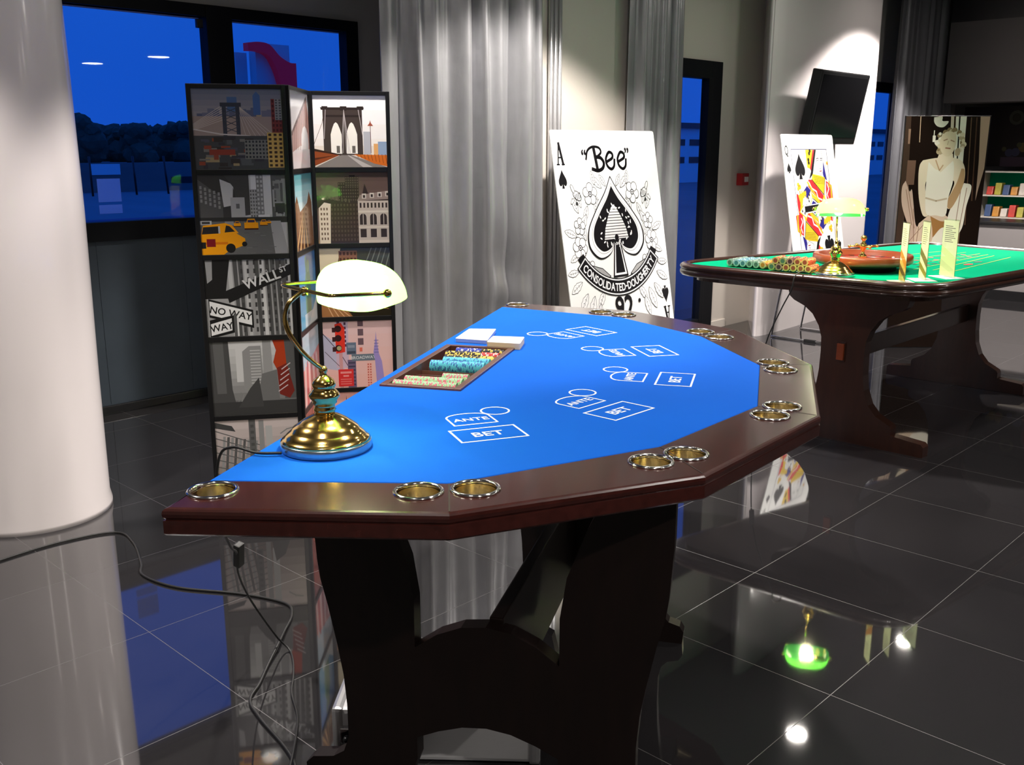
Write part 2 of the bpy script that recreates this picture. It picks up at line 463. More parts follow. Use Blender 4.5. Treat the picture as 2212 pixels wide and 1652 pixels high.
def frame_bm(x0, x1, z0, z1, w, y0, y1, wb=None, wt=None):
    bm = bmesh.new(); wb = wb or w; wt = wt or w
    box(bm, (x0, y0, z0), (x0 + w, y1, z1), .003); box(bm, (x1 - w, y0, z0), (x1, y1, z1), .003)
    box(bm, (x0 + w, y0, z0), (x1 - w, y1, z0 + wb), .003); box(bm, (x0 + w, y0, z1 - wt), (x1 - w, y1, z1), .003)
    return bm


# window 1: two lights and the wide black mullion
w1 = structure(link('window_1', frame_bm(-.3, 4.37, 1.03, 2.40, .10, BY - .03, BY + .06, .11, .07), M['frame']), 'black framed window, blue dusk outside')
bm = bmesh.new(); box(bm, (3.225, BY - .035, 1.04), (3.40, BY + .06, 2.40), .004); link('mullion', bm, M['frame'], w1)
bm = bmesh.new(); box(bm, (1.10, BY - .03, 1.04), (1.22, BY + .06, 2.40), .004); link('mullion', bm, M['frame'], w1)
bm = bmesh.new(); box(bm, (3.15, BY - .055, 2.26), (3.19, BY - .03, 2.31), .004); link('window_latch', bm, M['black'], w1)
for a, b in ((-.20, 1.10), (1.22, 3.225), (3.40, 4.27)): BX('window_pane', (a, BY + .01, 1.13), (b, BY + .018, 2.335), M['glass'], w1)
BX('window_sill', (-.3, BY + .065, 1.115), (4.37, BY + .35, 1.130), M['sill'], w1)
# window 2, the sliver between the pier and the far curtain
w2 = structure(link('window_2', frame_bm(9.9, 10.95, .0, 2.24, .10, WALL_Y - .02, WALL_Y + .06), M['frame']), 'tall black framed window beside the far curtain')
BX('window_pane', (10.0, WALL_Y + .01, .1), (10.85, WALL_Y + .018, 2.14), M['glass'], w2)
# the glass door
d1 = structure(link('door_1', frame_bm(6.60, 7.355, .0, 2.255, .15, WALL_Y - .02, WALL_Y + .07, .12, .14), M['frame']), 'black framed glass door')
BX('door_pane', (6.75, WALL_Y + .01, .12), (7.205, WALL_Y + .018, 2.115), M['glass'], d1)
BX('door_stile', (7.15, WALL_Y - .025, .10), (7.21, WALL_Y + .05, 2.12), M['frame'], d1, .003)

# vertical silver tubes standing in the wall joint
bm = bmesh.new()
for i, x in enumerate((5.19, 5.235, 5.28)): tube(bm, [(x, WALL_Y - .03, 0), (x, WALL_Y - .03, HC)], .017, 12)
structure(link('trim_3', bm, M['alu'], None, True), 'three vertical silver tubes in the wall joint')

# columns
bm = bmesh.new(); lathe(bm, [(.318, 0), (.318, .02), (.31, .06), (.312, .6), (.320, 1.3), (.316, 1.9), (.306, 2.6), (.303, HC)], 96, (1.477, 4.344, 0))
structure(link('column', bm, M['gloss_white'], None, True), 'glossy white round column beside the window')


def rounded(pts, r, n=6):
    """round every corner of a convex outline; r number or list"""
    k = len(pts); o = []
    for i in range(k):
        a, b, c = Vector(pts[i - 1]), Vector(pts[i]), Vector(pts[(i + 1) % k]); rr = r[i] if isinstance(r, (list, tuple)) else r
        if rr <= 0: o.append(tuple(b)); continue
        p0 = b + (a - b).normalized() * rr; p1 = b + (c - b).normalized() * rr
        for j in range(n + 1):
            t = j / n; q = p0 * (1 - t) ** 2 + b * 2 * t * (1 - t) + p1 * t * t; o.append((q.x, q.y))
    return o


bm = bmesh.new(); prism(bm, rounded([(8.02, WALL_Y), (7.31, 4.20), (7.44, 4.165), (9.5, 4.25), (9.5, WALL_Y)], [0, .09, .09, .1, 0], 10), 0, HC)
structure(link('column_wide', bm, M['gloss_white'], None, False), 'wide white pier that carries the television')


# ceiling downlights
def downlight(x, y, watts, cone, rl):
    k = rl / .074
    t = thing('downlight', 'round recessed ceiling downlight', 'ceiling light', (x, y, HC), 0, 'recessed downlights in the ceiling')
    bm = bmesh.new(); lathe(bm, [(.085 * k, .012), (.098 * k, .008), (.10 * k, 0), (.098 * k, -.006), (.078 * k, -.004), (.075 * k, .004)], 32); link('trim_ring', bm, M['alu'], t, True)
    bm = bmesh.new(); bmesh.ops.create_circle(bm, cap_ends=True, segments=32, radius=rl, matrix=Matrix.Translation((0, 0, -.001))); link('lens', bm, M['lens'], t)
    l = bpy.data.lights.new('spot', 'SPOT'); l.energy = watts; l.color = (1, .93, .87); l.spot_size = math.radians(cone); l.spot_blend = .28; l.shadow_soft_size = .06
    o = bpy.data.objects.new('spot', l); COL.objects.link(o); o.location = (0, 0, -.03); o.parent = t


for dl in DOWNLIGHTS: downlight(*dl)


# curtains
def curtain(name, x0, x1, yc, amp, folds, seed, m, label, lean=0.0, wrinkle=0.0, ztop=HC - .01, nx=220, nz=70):
    rnd = random.Random(seed); ph = [rnd.uniform(0, 6.28) for _ in range(8)]
    bm = bmesh.new(); V = []
    for j in range(nz + 1):
        z = .015 + (ztop - .015) * j / nz; row = []; zz = z / ztop
        for i in range(nx + 1):
            u = i / nx
            w = u + .018 * math.sin(5 * u * 6.28 + ph[0]) * (1 + .5 * math.sin(2.2 * zz + ph[1])) + .014 * math.sin(2.3 * 6.28 * u + 2.4 * zz + ph[2])
            a = amp * (.65 + .35 * math.sin(3.1 * 6.28 * u + ph[3])) * (1.0 - .25 * zz)
            y = a * math.sin(folds * 6.28 * w + ph[4]) + .35 * a * math.sin(folds * 2.1 * 6.28 * w + ph[5] + 1.5 * zz) + .012 * math.sin(17 * u + 3 * zz + ph[6])
            if wrinkle and u > .55:
                k = (u - .55) / .45; kk = max(0, 1 - abs(zz - .22) / .32)
                y += wrinkle * kk * math.sin(PI * min(1, k * 1.2)) * math.sin(46 * zz + 9 * u + 2 * math.sin(11 * zz + ph[7]))
            x = x0 + (x1 - x0) * u + lean * zz * (0 if u < .02 else 1) * (1 - u)
            row.append(bm.verts.new((x + .3 * a * math.cos(folds * 6.28 * w + ph[4]), yc + y, z)))
        V.append(row)
    for j in range(nz):
        for i in range(nx): bm.faces.new((V[j][i], V[j][i + 1], V[j + 1][i + 1], V[j + 1][i]))
    o = link(name, bm, m, None, True)
    md = o.modifiers.new('thick', 'SOLIDIFY'); md.thickness = .003
    return tag(o, label, 'curtain')


curtain('curtain', 3.64, 4.97, 4.52, .075, 7, 3, M['curtain'], 'long silver satin curtain hanging left of the giant ace card', wrinkle=.016)
curtain('curtain', 5.98, 6.66, 4.56, .045, 4, 8, M['curtain'], 'narrow grey satin curtain beside the glass door, behind the ace card', nx=110)
curtain('curtain', 10.12, 11.55, 4.36, .06, 8, 5, M['curtain_dark'], 'dark grey curtain at the far end, behind the woman poster')


# ============================================================ BLUE POKER TABLE
TZ = .90
TR = math.radians(29.2)
OX, OY = 1.936, 2.290
# outline: x along the dealer edge, y towards the dealer (players sit at negative y)
OUT = [(-1.315, .012), (-1.203, -.515), (-.862, -.955), (-.322, -1.204), (.305, -1.206), (.872, -.950), (1.208, -.516), (1.288, .03)]
FELT = [(-1.152, .012), (-1.045, -.462), (-.687, -.842), (-.262, -1.049), (.248, -1.047), (.687, -.838), (1.02, -.50), (1.157, .03)]
table = thing('poker_table', 'large mahogany card table with bright blue felt, in the foreground', 'table', (OX, OY, 0), TR)
CUPS = [(-1.202, -.028), (-1.105, -.419), (-1.061, -.522), (-.803, -.836), (-.728, -.904), (-.352, -1.080), (-.253, -1.110),
        (.193, -1.108), (.295, -1.085), (.69, -.90), (.783, -.827), (1.085, -.500), (1.13, -.40), (1.232, -.02)]
CR = .0455


def fill(bm, loops, z, mi=0):
    es = []
    for lp in loops:
        vs = [bm.verts.new((p[0], p[1], z)) for p in lp]
        es += [bm.edges.new((vs[i], vs[(i + 1) % len(vs)])) for i in range(len(vs))]
    r = bmesh.ops.triangle_fill(bm, edges=es, use_beauty=True)
    for f in r['geom']:
        if isinstance(f, bmesh.types.BMFace):
            f.normal_update(); f.material_index = mi
            if f.normal.z < 0: f.normal_flip()


def circle_pts(c, r, n=24): return [(c[0] + r * math.cos(2 * PI * i / n), c[1] + r * math.sin(2 * PI * i / n)) for i in range(n)]


def offset_poly(pts, d):
    k = len(pts); o = []
    area = sum(pts[i - 1][0] * pts[i][1] - pts[i][0] * pts[i - 1][1] for i in range(k)); sg = 1 if area > 0 else -1
    for i in range(k):
        a, b, c = Vector(pts[i - 1]), Vector(pts[i]), Vector(pts[(i + 1) % k])
        n1 = (b - a).normalized(); n2 = (c - b).normalized(); n1 = Vector((-n1.y, n1.x)) * sg; n2 = Vector((-n2.y, n2.x)) * sg
        m_ = (n1 + n2); m_ = m_ / m_.dot(n1) if m_.length > 1e-6 else n1
        q = b + m_ * d; o.append((q.x, q.y))
    return o


def skirt(bm, pts, prof, mi=0, cap=True):
    rings = [[bm.verts.new((p[0], p[1], z)) for p in offset_poly(pts, d)] for d, z in prof]
    k = len(pts)
    for a, b in zip(rings, rings[1:]):
        for i in range(k): bm.faces.new((a[i], a[(i + 1) % k], b[(i + 1) % k], b[i])).material_index = mi
    if cap: bm.faces.new(rings[-1]).material_index = mi
    return rings


# rail
bm = bmesh.new(); inner = offset_poly(OUT, .010)
ring = inner[:] + FELT[::-1]
ring[7] = (1.250, .030)
fill(bm, [inner[:8] + FELT[::-1]] + [circle_pts(c, CR - .002) for c in CUPS], TZ)
skirt(bm, OUT, [(.010, TZ), (.004, TZ - .0015), (.001, TZ - .005), (0, TZ - .011), (.001, TZ - .018), (.0045, TZ - .022), (.0045, TZ - .0235), (.001, TZ - .024), (.001, TZ - .050), (.004, TZ - .054), (.03, TZ - .055)])
for i in range(1, 7):        # mitre joints
    a, b = Vector(FELT[i]), Vector(OUT[i]); d = (b - a).normalized(); nn = Vector((-d.y, d.x)) * .0015; e = b - d * .012
    f = bm.faces.new([bm.verts.new((p.x, p.y, TZ + .0005)) for p in (a - nn, e - nn, e + nn, a + nn)]); f.material_index = 1
bm_keep = bm
me = bpy.data.meshes.new('rail'); bm.to_mesh(me); bm.free(); me.materials.append(M['wood']); me.materials.append(M['seam'])
rail = bpy.data.objects.new('rail', me); COL.objects.link(rail); rail.parent = table
# felt with the opening for the chip tray
TX0, TX1, TY0, TY1 = -.309, .292, -.252, -.012
bm = bmesh.new()
fill(bm, [offset_poly(FELT, .003), [(TX0 - .0008, TY0 - .0008), (TX1 + .0008, TY0 - .0008), (TX1 + .0008, TY1 + .0008), (TX0 - .0008, TY1 + .0008)]], TZ + .001)
rg = skirt(bm, FELT, [(.003, TZ + .001), (.001, TZ - .001), (.0, TZ - .006)], cap=False)
felt = link('felt', bm, M['felt'], table)
# cups
cup0 = None
for i, c in enumerate(CUPS):
    if cup0 is None:
        bm = bmesh.new(); lathe(bm, [(.0415, -.058), (.0425, -.002), (.0415, .0015), (.044, .0045), (.0485, .0045), (.0505, .002), (.0505, .0005), (.0445, .0003), (.0435, -.060)], 40)
        f = [x for x in bm.faces if len(x.verts) > 4]
        bmesh.ops.delete(bm, geom=f, context='FACES_ONLY')
        cup0 = link('cup_holder', bm, M['steel'], table, True)
        bm = bmesh.new(); lathe(bm, [(.041, -.057), (.0412, -.004)], 40); bmesh.ops.delete(bm, geom=[x for x in bm.faces if len(x.verts) > 4 and x.calc_center_median().z > -.01], context='FACES_ONLY')
        cl = link('cup_liner', bm, M['cup_in'], cup0, True)
        cup0.location = (*c, TZ)
    else:
        o = cup0.copy(); COL.objects.link(o); o.location = (*c, TZ)
        q = cl.copy(); COL.objects.link(q); q.parent = o
# betting spots
SEATS = [(-.687, -.441, 54.5), (-.403, -.707, 28.3), (-.014, -.812, 0), (.385, -.705, -29), (.688, -.438, -54)]


def stroke(bm, pts, w, z, closed=True):
    P = [Vector(p) for p in pts]; k = len(P)
    for i in range(k if closed else k - 1):
        a, b = P[i], P[(i + 1) % k]; t = (b - a).normalized(); nn = Vector((-t.y, t.x)) * w / 2; e = t * w * (.5 if (b - a).length > .03 else .1)
        zi = z + (i % 2) * .00012 + (.00006 if i == k - 1 else 0)
        bm.faces.new([bm.verts.new((q.x, q.y, zi)) for q in (a - e - nn, b + e - nn, b + e + nn, a - e + nn)])


def textflat(bm, s, x, y, size, z, bold=.02, rot=0):
    vs, fs, ww, hh = text_mesh(s, bold); c, sn = math.cos(rot), math.sin(rot)
    V = [bm.verts.new((x + (a * c - b * sn) * size, y + (a * sn + b * c) * size, z)) for a, b in vs]
    for f in fs:
        try: bm.faces.new([V[i] for i in f])
        except Exception: pass


for (sx, sy, ang) in SEATS:
    A = -math.radians(ang)
    def place(o): o.location = (sx, sy, TZ + .0015); o.rotation_euler = (0, 0, A)
    # local: +y towards the dealer, text read from the player's side
    bm = bmesh.new(); stroke(bm, [(-.081, -.05), (.081, -.05), (.081, .05), (-.081, .05)], .0052, 0)
    textflat(bm, 'BET', 0, 0, .048, 0, .012); place(link('bet_marking', bm, M['white_print'], table))
    ay = .088
    arc = [(.055 * math.cos(t * PI / 12), ay + .068 + .032 * math.sin(t * PI / 12)) for t in range(13)]
    bm = bmesh.new(); stroke(bm, [(-.055, ay), (.055, ay)] + arc[0:], .0048, 0)
    textflat(bm, 'ANTE', 0, ay + .044, .036, 0, .012); place(link('ante_marking', bm, M['white_print'], table))
    bm = bmesh.new(); stroke(bm, circle_pts((.084, .188), .036, 32), .0050, 0); place(link('circle_marking', bm, M['white_print'], table))
# pedestals
def pedestal(x, yc, sy, nm='pedestal', zs=1.0):
    """board cut like an H: two curved legs and an arched cross panel"""
    half = [(.425, .848), (.425, .72), (.418, .60), (.412, .55), (.395, .48), (.375, .38), (.362, .30), (.356, .22), (.356, .13), (.37, .09), (.40, .07), (.455, .06), (.475, .04), (.47, .0), (.30, .0), (.20, .03),
            (.175, .10), (.175, .16)]
    bot = [(.12, .185), (.06, .205), (0, .212)]
    out_l = [(-y, z) for y, z in (half + bot)]
    outer = half + bot + out_l[::-1][1:]
    hole = [(.175, .40), (.175, .52), (.19, .62), (.235, .74), (.27, .815), (-.27, .815), (-.235, .74), (-.19, .62), (-.175, .52), (-.175, .40), (-.12, .44), (-.06, .466), (0, .474), (.06, .466), (.12, .44)]
    bm = bmesh.new(); th = .022
    for sg in (-1, 1):
        es = []
        for lp in (outer, hole):
            vs = [bm.verts.new((x + sg * th, yc + p[0] * sy, p[1])) for p in lp]
            es += [bm.edges.new((vs[i], vs[(i + 1) % len(vs)])) for i in range(len(vs))]
        bmesh.ops.triangle_fill(bm, edges=es, use_beauty=True)
    for lp in (outer, hole):
        k = len(lp)
        A = [bm.verts.new((x - th, yc + p[0] * sy, p[1])) for p in lp]; B = [bm.verts.new((x + th, yc + p[0] * sy, p[1])) for p in lp]
        for i in range(k): bm.faces.new((A[i], A[(i + 1) % k], B[(i + 1) % k], B[i]))
    bmesh.ops.remove_doubles(bm, verts=bm.verts[:], dist=1e-5)
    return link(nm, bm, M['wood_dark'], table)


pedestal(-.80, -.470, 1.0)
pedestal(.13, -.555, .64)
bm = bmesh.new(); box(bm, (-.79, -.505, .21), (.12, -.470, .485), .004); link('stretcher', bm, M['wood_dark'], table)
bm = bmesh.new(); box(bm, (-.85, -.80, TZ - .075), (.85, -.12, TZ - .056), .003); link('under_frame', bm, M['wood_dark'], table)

TM = Matrix.Translation((OX, OY, 0)) @ Matrix.Rotation(TR, 4, 'Z')
def on_table(x, y, z=0): return TM @ Vector((x, y, TZ + z))


# chip tray sunk in the felt
tray = thing('chip_tray', 'reddish wooden chip tray sunk into the blue felt near the dealer edge', 'chip tray', on_table(0, 0, 0), TR)
bm = bmesh.new(); fw = .020
D = -.036
for a, b in (((TX0, TY0, D), (TX1, TY0 + fw, .007)), ((TX0, TY1 - fw, D), (TX1, TY1, .007)), ((TX0, TY0 + fw, D), (TX0 + fw, TY1 - fw, .007)), ((TX1 - fw, TY0 + fw, D), (TX1, TY1 - fw, .007))):
    box(bm, a, b, .0015)
link('tray_frame', bm, M['wood_tray'], tray)
BX('tray_bottom', (TX0 + fw, TY0 + fw, D - .004), (TX1 - fw, TY1 - fw, D + .002), M['wood_tray'], tray)
NL = 10; pit = (TX1 - TX0 - 2 * fw) / NL
for i in range(1, NL):
    x = TX0 + fw + pit * i
    bm = bmesh.new(); prism(bm, [(x - .006, D), (x + .006, D), (x + .002, D + .018), (x - .002, D + .018)], TY0 + fw, TY1 - fw, 'y'); link('divider', bm, M['wood_tray'], tray)

# chips in the tray, each one a thing
def chip_mesh(name, ca, cb, m_=None):
    bm = bmesh.new(); ink = bm.loops.layers.float_color.new('Ink'); n = 24; r = .0196; t = .0017
    A = [bm.verts.new((r * math.cos(2 * PI * i / n), t, r * math.sin(2 * PI * i / n))) for i in range(n)]
    B = [bm.verts.new((r * math.cos(2 * PI * i / n), -t, r * math.sin(2 * PI * i / n))) for i in range(n)]
    fs = [bm.faces.new(A), bm.faces.new(B[::-1])]
    for f in fs:
        for l in f.loops: l[ink] = (*ca, 1)
    for i in range(n):
        f = bm.faces.new((A[i], B[i], B[(i + 1) % n], A[(i + 1) % n])); c = cb if i % 6 in (0, 1) else ca
        for l in f.loops: l[ink] = (*c, 1)
    bmesh.ops.recalc_face_normals(bm, faces=bm.faces[:])
    me = bpy.data.meshes.new(name); bm.to_mesh(me); bm.free(); me.materials.append(M['print']); return me


CK = {'blue': (rgb(40, 60, 170), rgb(215, 215, 225)), 'black': (rgb(30, 26, 30), rgb(235, 200, 90)), 'red': (rgb(200, 60, 60), rgb(230, 220, 220)),
      'cyan': (rgb(90, 195, 220), rgb(60, 110, 170)), 'green': (rgb(150, 195, 150), rgb(225, 90, 120)), 'yellow': (rgb(235, 205, 90), rgb(30, 26, 30))}
CM = {k: chip_mesh('casino_chip', *v) for k, v in CK.items()}
# lane index from the far end: (colour sequence, y range of the row)
LANES = {9: [('blue', -.150, -.062), ('black', -.228, -.152)], 8: [('black', -.165, -.045), ('red', -.226, -.167)], 7: [('black', -.180, -.062), ('yellow', -.226, -.182)],
         6: [('cyan', -.226, -.075)], 5: [('cyan', -.226, -.050)], 2: [('green', -.226, -.150)], 1: [('green', -.226, -.052)], 0: [('green', -.226, -.040)]}
LANE = {9: 'farthest row of the tray', 8: 'second row from the far end', 7: 'third row, just beyond the light blue chips', 6: 'upper of the two light blue rows', 5: 'lower of the two light blue rows',
        2: 'short row above the two long green rows', 1: 'upper of the two long green rows', 0: 'row at the near end of the tray'}
CW = {'blue': 'dark blue chip', 'black': 'black chip with pale yellow spots', 'red': 'red chip', 'cyan': 'light blue chip', 'green': 'pale green and pink chip', 'yellow': 'yellow chip'}
def lane_words(ln, c): return '%s in the %s' % (CW[c], LANE[ln]), '%ss, %s' % (CW[c], LANE[ln])


crnd = random.Random(4)
for ln, segs in LANES.items():
    cx = TX0 + fw + pit * (ln + .5)
    for colr, ya, yb in segs:
        y = ya + .002
        while y < yb:
            o = bpy.data.objects.new('casino_chip', CM[colr]); COL.objects.link(o)
            o.matrix_world = TM @ Matrix.Translation((cx + crnd.uniform(-.0006, .0006), y, TZ + D + .002 + .0215 + (.004 if colr in ('cyan', 'green') else 0))) @ Matrix.Rotation(crnd.uniform(0, 6.28), 4, 'Y')
            lab, grp = lane_words(ln, colr); tag(o, lab, 'casino chip', grp); y += .0046

# card stacks on the blue felt
def stack(name, label, pts, h, z0=TZ + .0015, edge=None):
    t = thing(name, label, 'card stack', (sum(p[0] for p in pts) / 4, sum(p[1] for p in pts) / 4, z0))
    c = t.location
    q = rounded([(p[0] - c[0], p[1] - c[1]) for p in pts], .006, 4)
    bm = bmesh.new(); prism(bm, q, 0, h - .0012); link('card_edges', bm, edge or M['paper_edge'], t)
    bm = bmesh.new(); prism(bm, q, h - .0011, h); link('top_card', bm, M['paper'], t)
    return t


P = [on_table(x, -y) for x, y in ((.362, .020), (.553, .012), (.572, .108), (.352, .138))]
stack('card_stack', 'flat white card pack with grey sides, left of the other pack', [(p.x, p.y) for p in P], .013, edge=M['alu'])
P = [on_table(x, -y) for x, y in ((.288, .155), (.396, .146), (.406, .256), (.287, .270))]
stack('card_stack', 'thicker cream edged white card pack, nearest the chip tray', [(p.x, p.y) for p in P], .021)


# ============================================================ BANKER LAMPS
def banker_lamp(label, loc, rz, watts):
    t = thing('banker_lamp', label, 'lamp', loc, rz)
    LATHE('base', [(.098, 0), (.1005, .003), (.1005, .019), (.099, .022)], M['pewter'], t, 64)
    LATHE('dome', [(.099, .0222), (.094, .027), (.090, .029), (.088, .033), (.078, .042), (.075, .044), (.072, .050), (.058, .060), (.054, .062), (.050, .066), (.036, .074), (.026, .078), (.023, .080)], M['brass'], t, 64)
    LATHE('column', [(.023, .0802), (.022, .086), (.0255, .090), (.0225, .095), (.0225, .101), (.0275, .105), (.027, .110), (.034, .119), (.0345, .124), (.028, .132), (.023, .138), (.026, .143), (.0265, .148),
                     (.0225, .156), (.014, .163), (.0085, .167), (.0072, .171), (.0095, .176), (.0095, .182), (.006, .187)], M['brass'], t, 48)
    arm = spline([(0, 0, .180), (-.022, 0, .198), (-.052, 0, .230), (-.078, 0, .272), (-.084, 0, .305), (-.074, 0, .332), (-.050, 0, .350), (-.036, 0, .356)], 8)
    TUBE('arm', arm, .0052, M['brass'], t, 14)
    zc = .357
    path = [(.088, .126, zc - .004), (.04, .122, zc - .002), (-.022, .112, zc), (-.034, .100, zc), (-.036, .06, zc), (-.036, 0, zc), (-.036, -.06, zc), (-.034, -.100, zc), (-.022, -.112, zc), (.04, -.122, zc - .002), (.088, -.126, zc - .004)]
    TUBE('yoke', spline(path, 5), .0042, M['brass'], t, 12)
    bm = bmesh.new(); ball(bm, (-.036, 0, zc), .0085, 20, 12); lathe(bm, [(.004, -.012), (.0075, -.010), (.0075, -.006), (.004, -.004)], 16, (-.036, 0, zc)); link('joint', bm, M['brass'], t, True)
    for s in (-1, 1):
        bm = bmesh.new(); ball(bm, (.090, s * .129, zc - .004), .0095, 20, 12); link('knob', bm, M['brass'], t, True)
    # shade: a boat shaped trough of cased glass, open below
    bm = bmesh.new(); nu, nv = 56, 14; cx, L, Wd, Hh = .090, .120, .072, .086; tilt = math.radians(-10); rows = []
    for j in range(nv + 1):
        ph = (PI / 2) * j / nv; k = math.cos(ph) ** .75; zz = math.sin(ph) ** .9; row = []
        for i in range(nu):
            a = 2 * PI * i / nu; ca, sa = math.cos(a), math.sin(a); e = 2 / 3.0
            x = Wd * k * math.copysign(abs(ca) ** e, ca) * (1.28 if ca > 0 else .80); y = L * (k ** .8) * math.copysign(abs(sa) ** e, sa); z = Hh * zz
            if j == nv: x = y = 0
            xr = x * math.cos(tilt) + z * math.sin(tilt); zr = -x * math.sin(tilt) + z * math.cos(tilt)
            row.append(bm.verts.new((cx + xr, y, .322 + zr)))
        rows.append(row)
    for a, b in zip(rows, rows[1:]):
        for i in range(nu): bm.faces.new((a[i], a[(i + 1) % nu], b[(i + 1) % nu], b[i]))
    bmesh.ops.remove_doubles(bm, verts=bm.verts[:], dist=1e-6)
    link('lamp_shade', bm, M['shade'], t, True)
    bm = bmesh.new(); ball(bm, (.072, .010, .362), .017, 16, 10, (1, 1.9, 1)); b = link('bulb', bm, M['bulb'], t, True)
    bm = bmesh.new(); bmesh.ops.create_cone(bm, cap_ends=True, segments=20, radius1=.014, radius2=.014, depth=.05, matrix=Matrix.Translation((.072, .075, .366)) @ Matrix.Rotation(PI / 2, 4, 'X')); link('socket', bm, M['brass'], t, True)
    l = bpy.data.lights.new('bulb_light', 'POINT'); l.energy = watts; l.color = (1, .86, .55); l.shadow_soft_size = .03
    o = bpy.data.objects.new('bulb_light', l); COL.objects.link(o); o.location = (.062, .000, .350); o.parent = t
    return t


LAMP = on_table(-.887, -.122)
banker_lamp('brass banker lamp with lit green glass shade on the blue table', (LAMP.x, LAMP.y, TZ + .0012), math.radians(-6.4), 17)


def world_tube(name, label, cat, pts, r, m, n=8):
    return tag(TUBE(name, spline(pts, n), r, m), label, cat)


lampflex = thing('power_cord', 'black flex falling from the brass lamp over the blue table edge to the floor', 'cable')
TUBE('cord', spline([(LAMP.x - .104, LAMP.y + .02, TZ + .008), (LAMP.x - .14, LAMP.y + .06, TZ + .008), (LAMP.x - .155, LAMP.y + .135, TZ + .008), (LAMP.x - .16, LAMP.y + .19, TZ - .03), (1.09, 2.02, .72), (1.20, 2.17, .55),
             (1.33, 2.37, .43), (1.37, 2.44, .33), (1.44, 2.50, .20), (1.52, 2.50, .05), (1.545, 2.47, .006), (1.513, 2.401, .005), (1.46, 2.32, .005), (1.405, 2.246, .005), (1.34, 2.12, .005), (1.215, 1.96, .016), (1.10, 1.84, .005)], 10), .0032, M['rubber'], lampflex, 8)
bm = bmesh.new(); box(bm, (-.013, -.011, -.045), (.013, .011, .035), .004); sw = link('inline_switch', bm, M['rubber'], lampflex); sw.location = (1.345, 2.385, .42); sw.rotation_euler = (.25, -.2, .3)
world_tube('extension_cord', 'black extension cord looping across the dark floor by the round column', 'cable',
           [(.70, 3.70, .005), (.95, 3.82, .005), (1.161, 3.865, .005), (1.40, 3.88, .005), (1.60, 3.822, .005), (1.60, 3.66, .005), (1.53, 3.45, .005), (1.483, 3.336, .005), (1.52, 3.15, .005), (1.652, 2.936, .005),
            (1.72, 2.76, .005), (1.687, 2.668, .005), (1.60, 2.58, .009), (1.529, 2.51, .012), (1.44, 2.43, .006), (1.367, 2.359, .005), (1.30, 2.30, .005), (1.27, 2.20, .005), (1.225, 1.971, .005), (1.12, 1.78, .005)], .0045, M['rubber'])

# aluminium case under the blue table
A = Vector((1.304, 1.897)); B = Vector((1.658, 1.499)); d = (B - A).normalized(); ang = math.atan2(d.y, d.x)
case = thing('aluminium_case', 'silver aluminium case lying on the floor under the blue table', 'case', (A.x, A.y, 0), ang)
Lc = (B - A).length
bm = bmesh.new(); box(bm, (0, 0, .004), (Lc, .36, .148), .012); link('case_body', bm, M['case_panel'], case)
for z in (.004, .142):
    pass
bm = bmesh.new()
for x in (0, Lc - .024): box(bm, (x - .003, -.004, .0), (x + .027, .364, .152), .010)
link('corner_guard', bm, M['alu'], case)
x = .035
bm = bmesh.new(); box(bm, (x - .016, -.010, .055), (x + .016, .0, .100), .004); la = link('latch', bm, M['chrome'], case)
bm = bmesh.new(); ball(bm, (x, -.012, .068), .009, 14, 8); link('latch_button', bm, M['black'], la, True)
TUBE('handle', spline([(Lc / 2 - .06, .362, .07), (Lc / 2 - .06, .40, .068), (Lc / 2 + .06, .40, .068), (Lc / 2 + .06, .362, .07)], 6), .007, M['black'], case)

# ============================================================ FOLDING PICTURE SCREEN
def bld(p, rnd, u0, v0, w, h, col, win=None, nx=3, ny=6, f=.55):
    p.rect(col, u0, v0, u0 + w, v0 + h)
    if win:
        for i in range(nx):
            for j in range(ny):
                a = u0 + w * (i + .22) / nx; b = v0 + h * (j + .25) / ny
                p.rect(win, a, b, a + w * f / nx, b + h * f / ny)


def grad(p, c0, c1, n=10, v0=0.0, v1=1.0):
    for i in range(n):
        t = i / (n - 1); p.rect(tuple(a + (b - a) * t for a, b in zip(c0, c1)), 0, v0 + (v1 - v0) * i / n, 1, v0 + (v1 - v0) * (i + 1) / n)


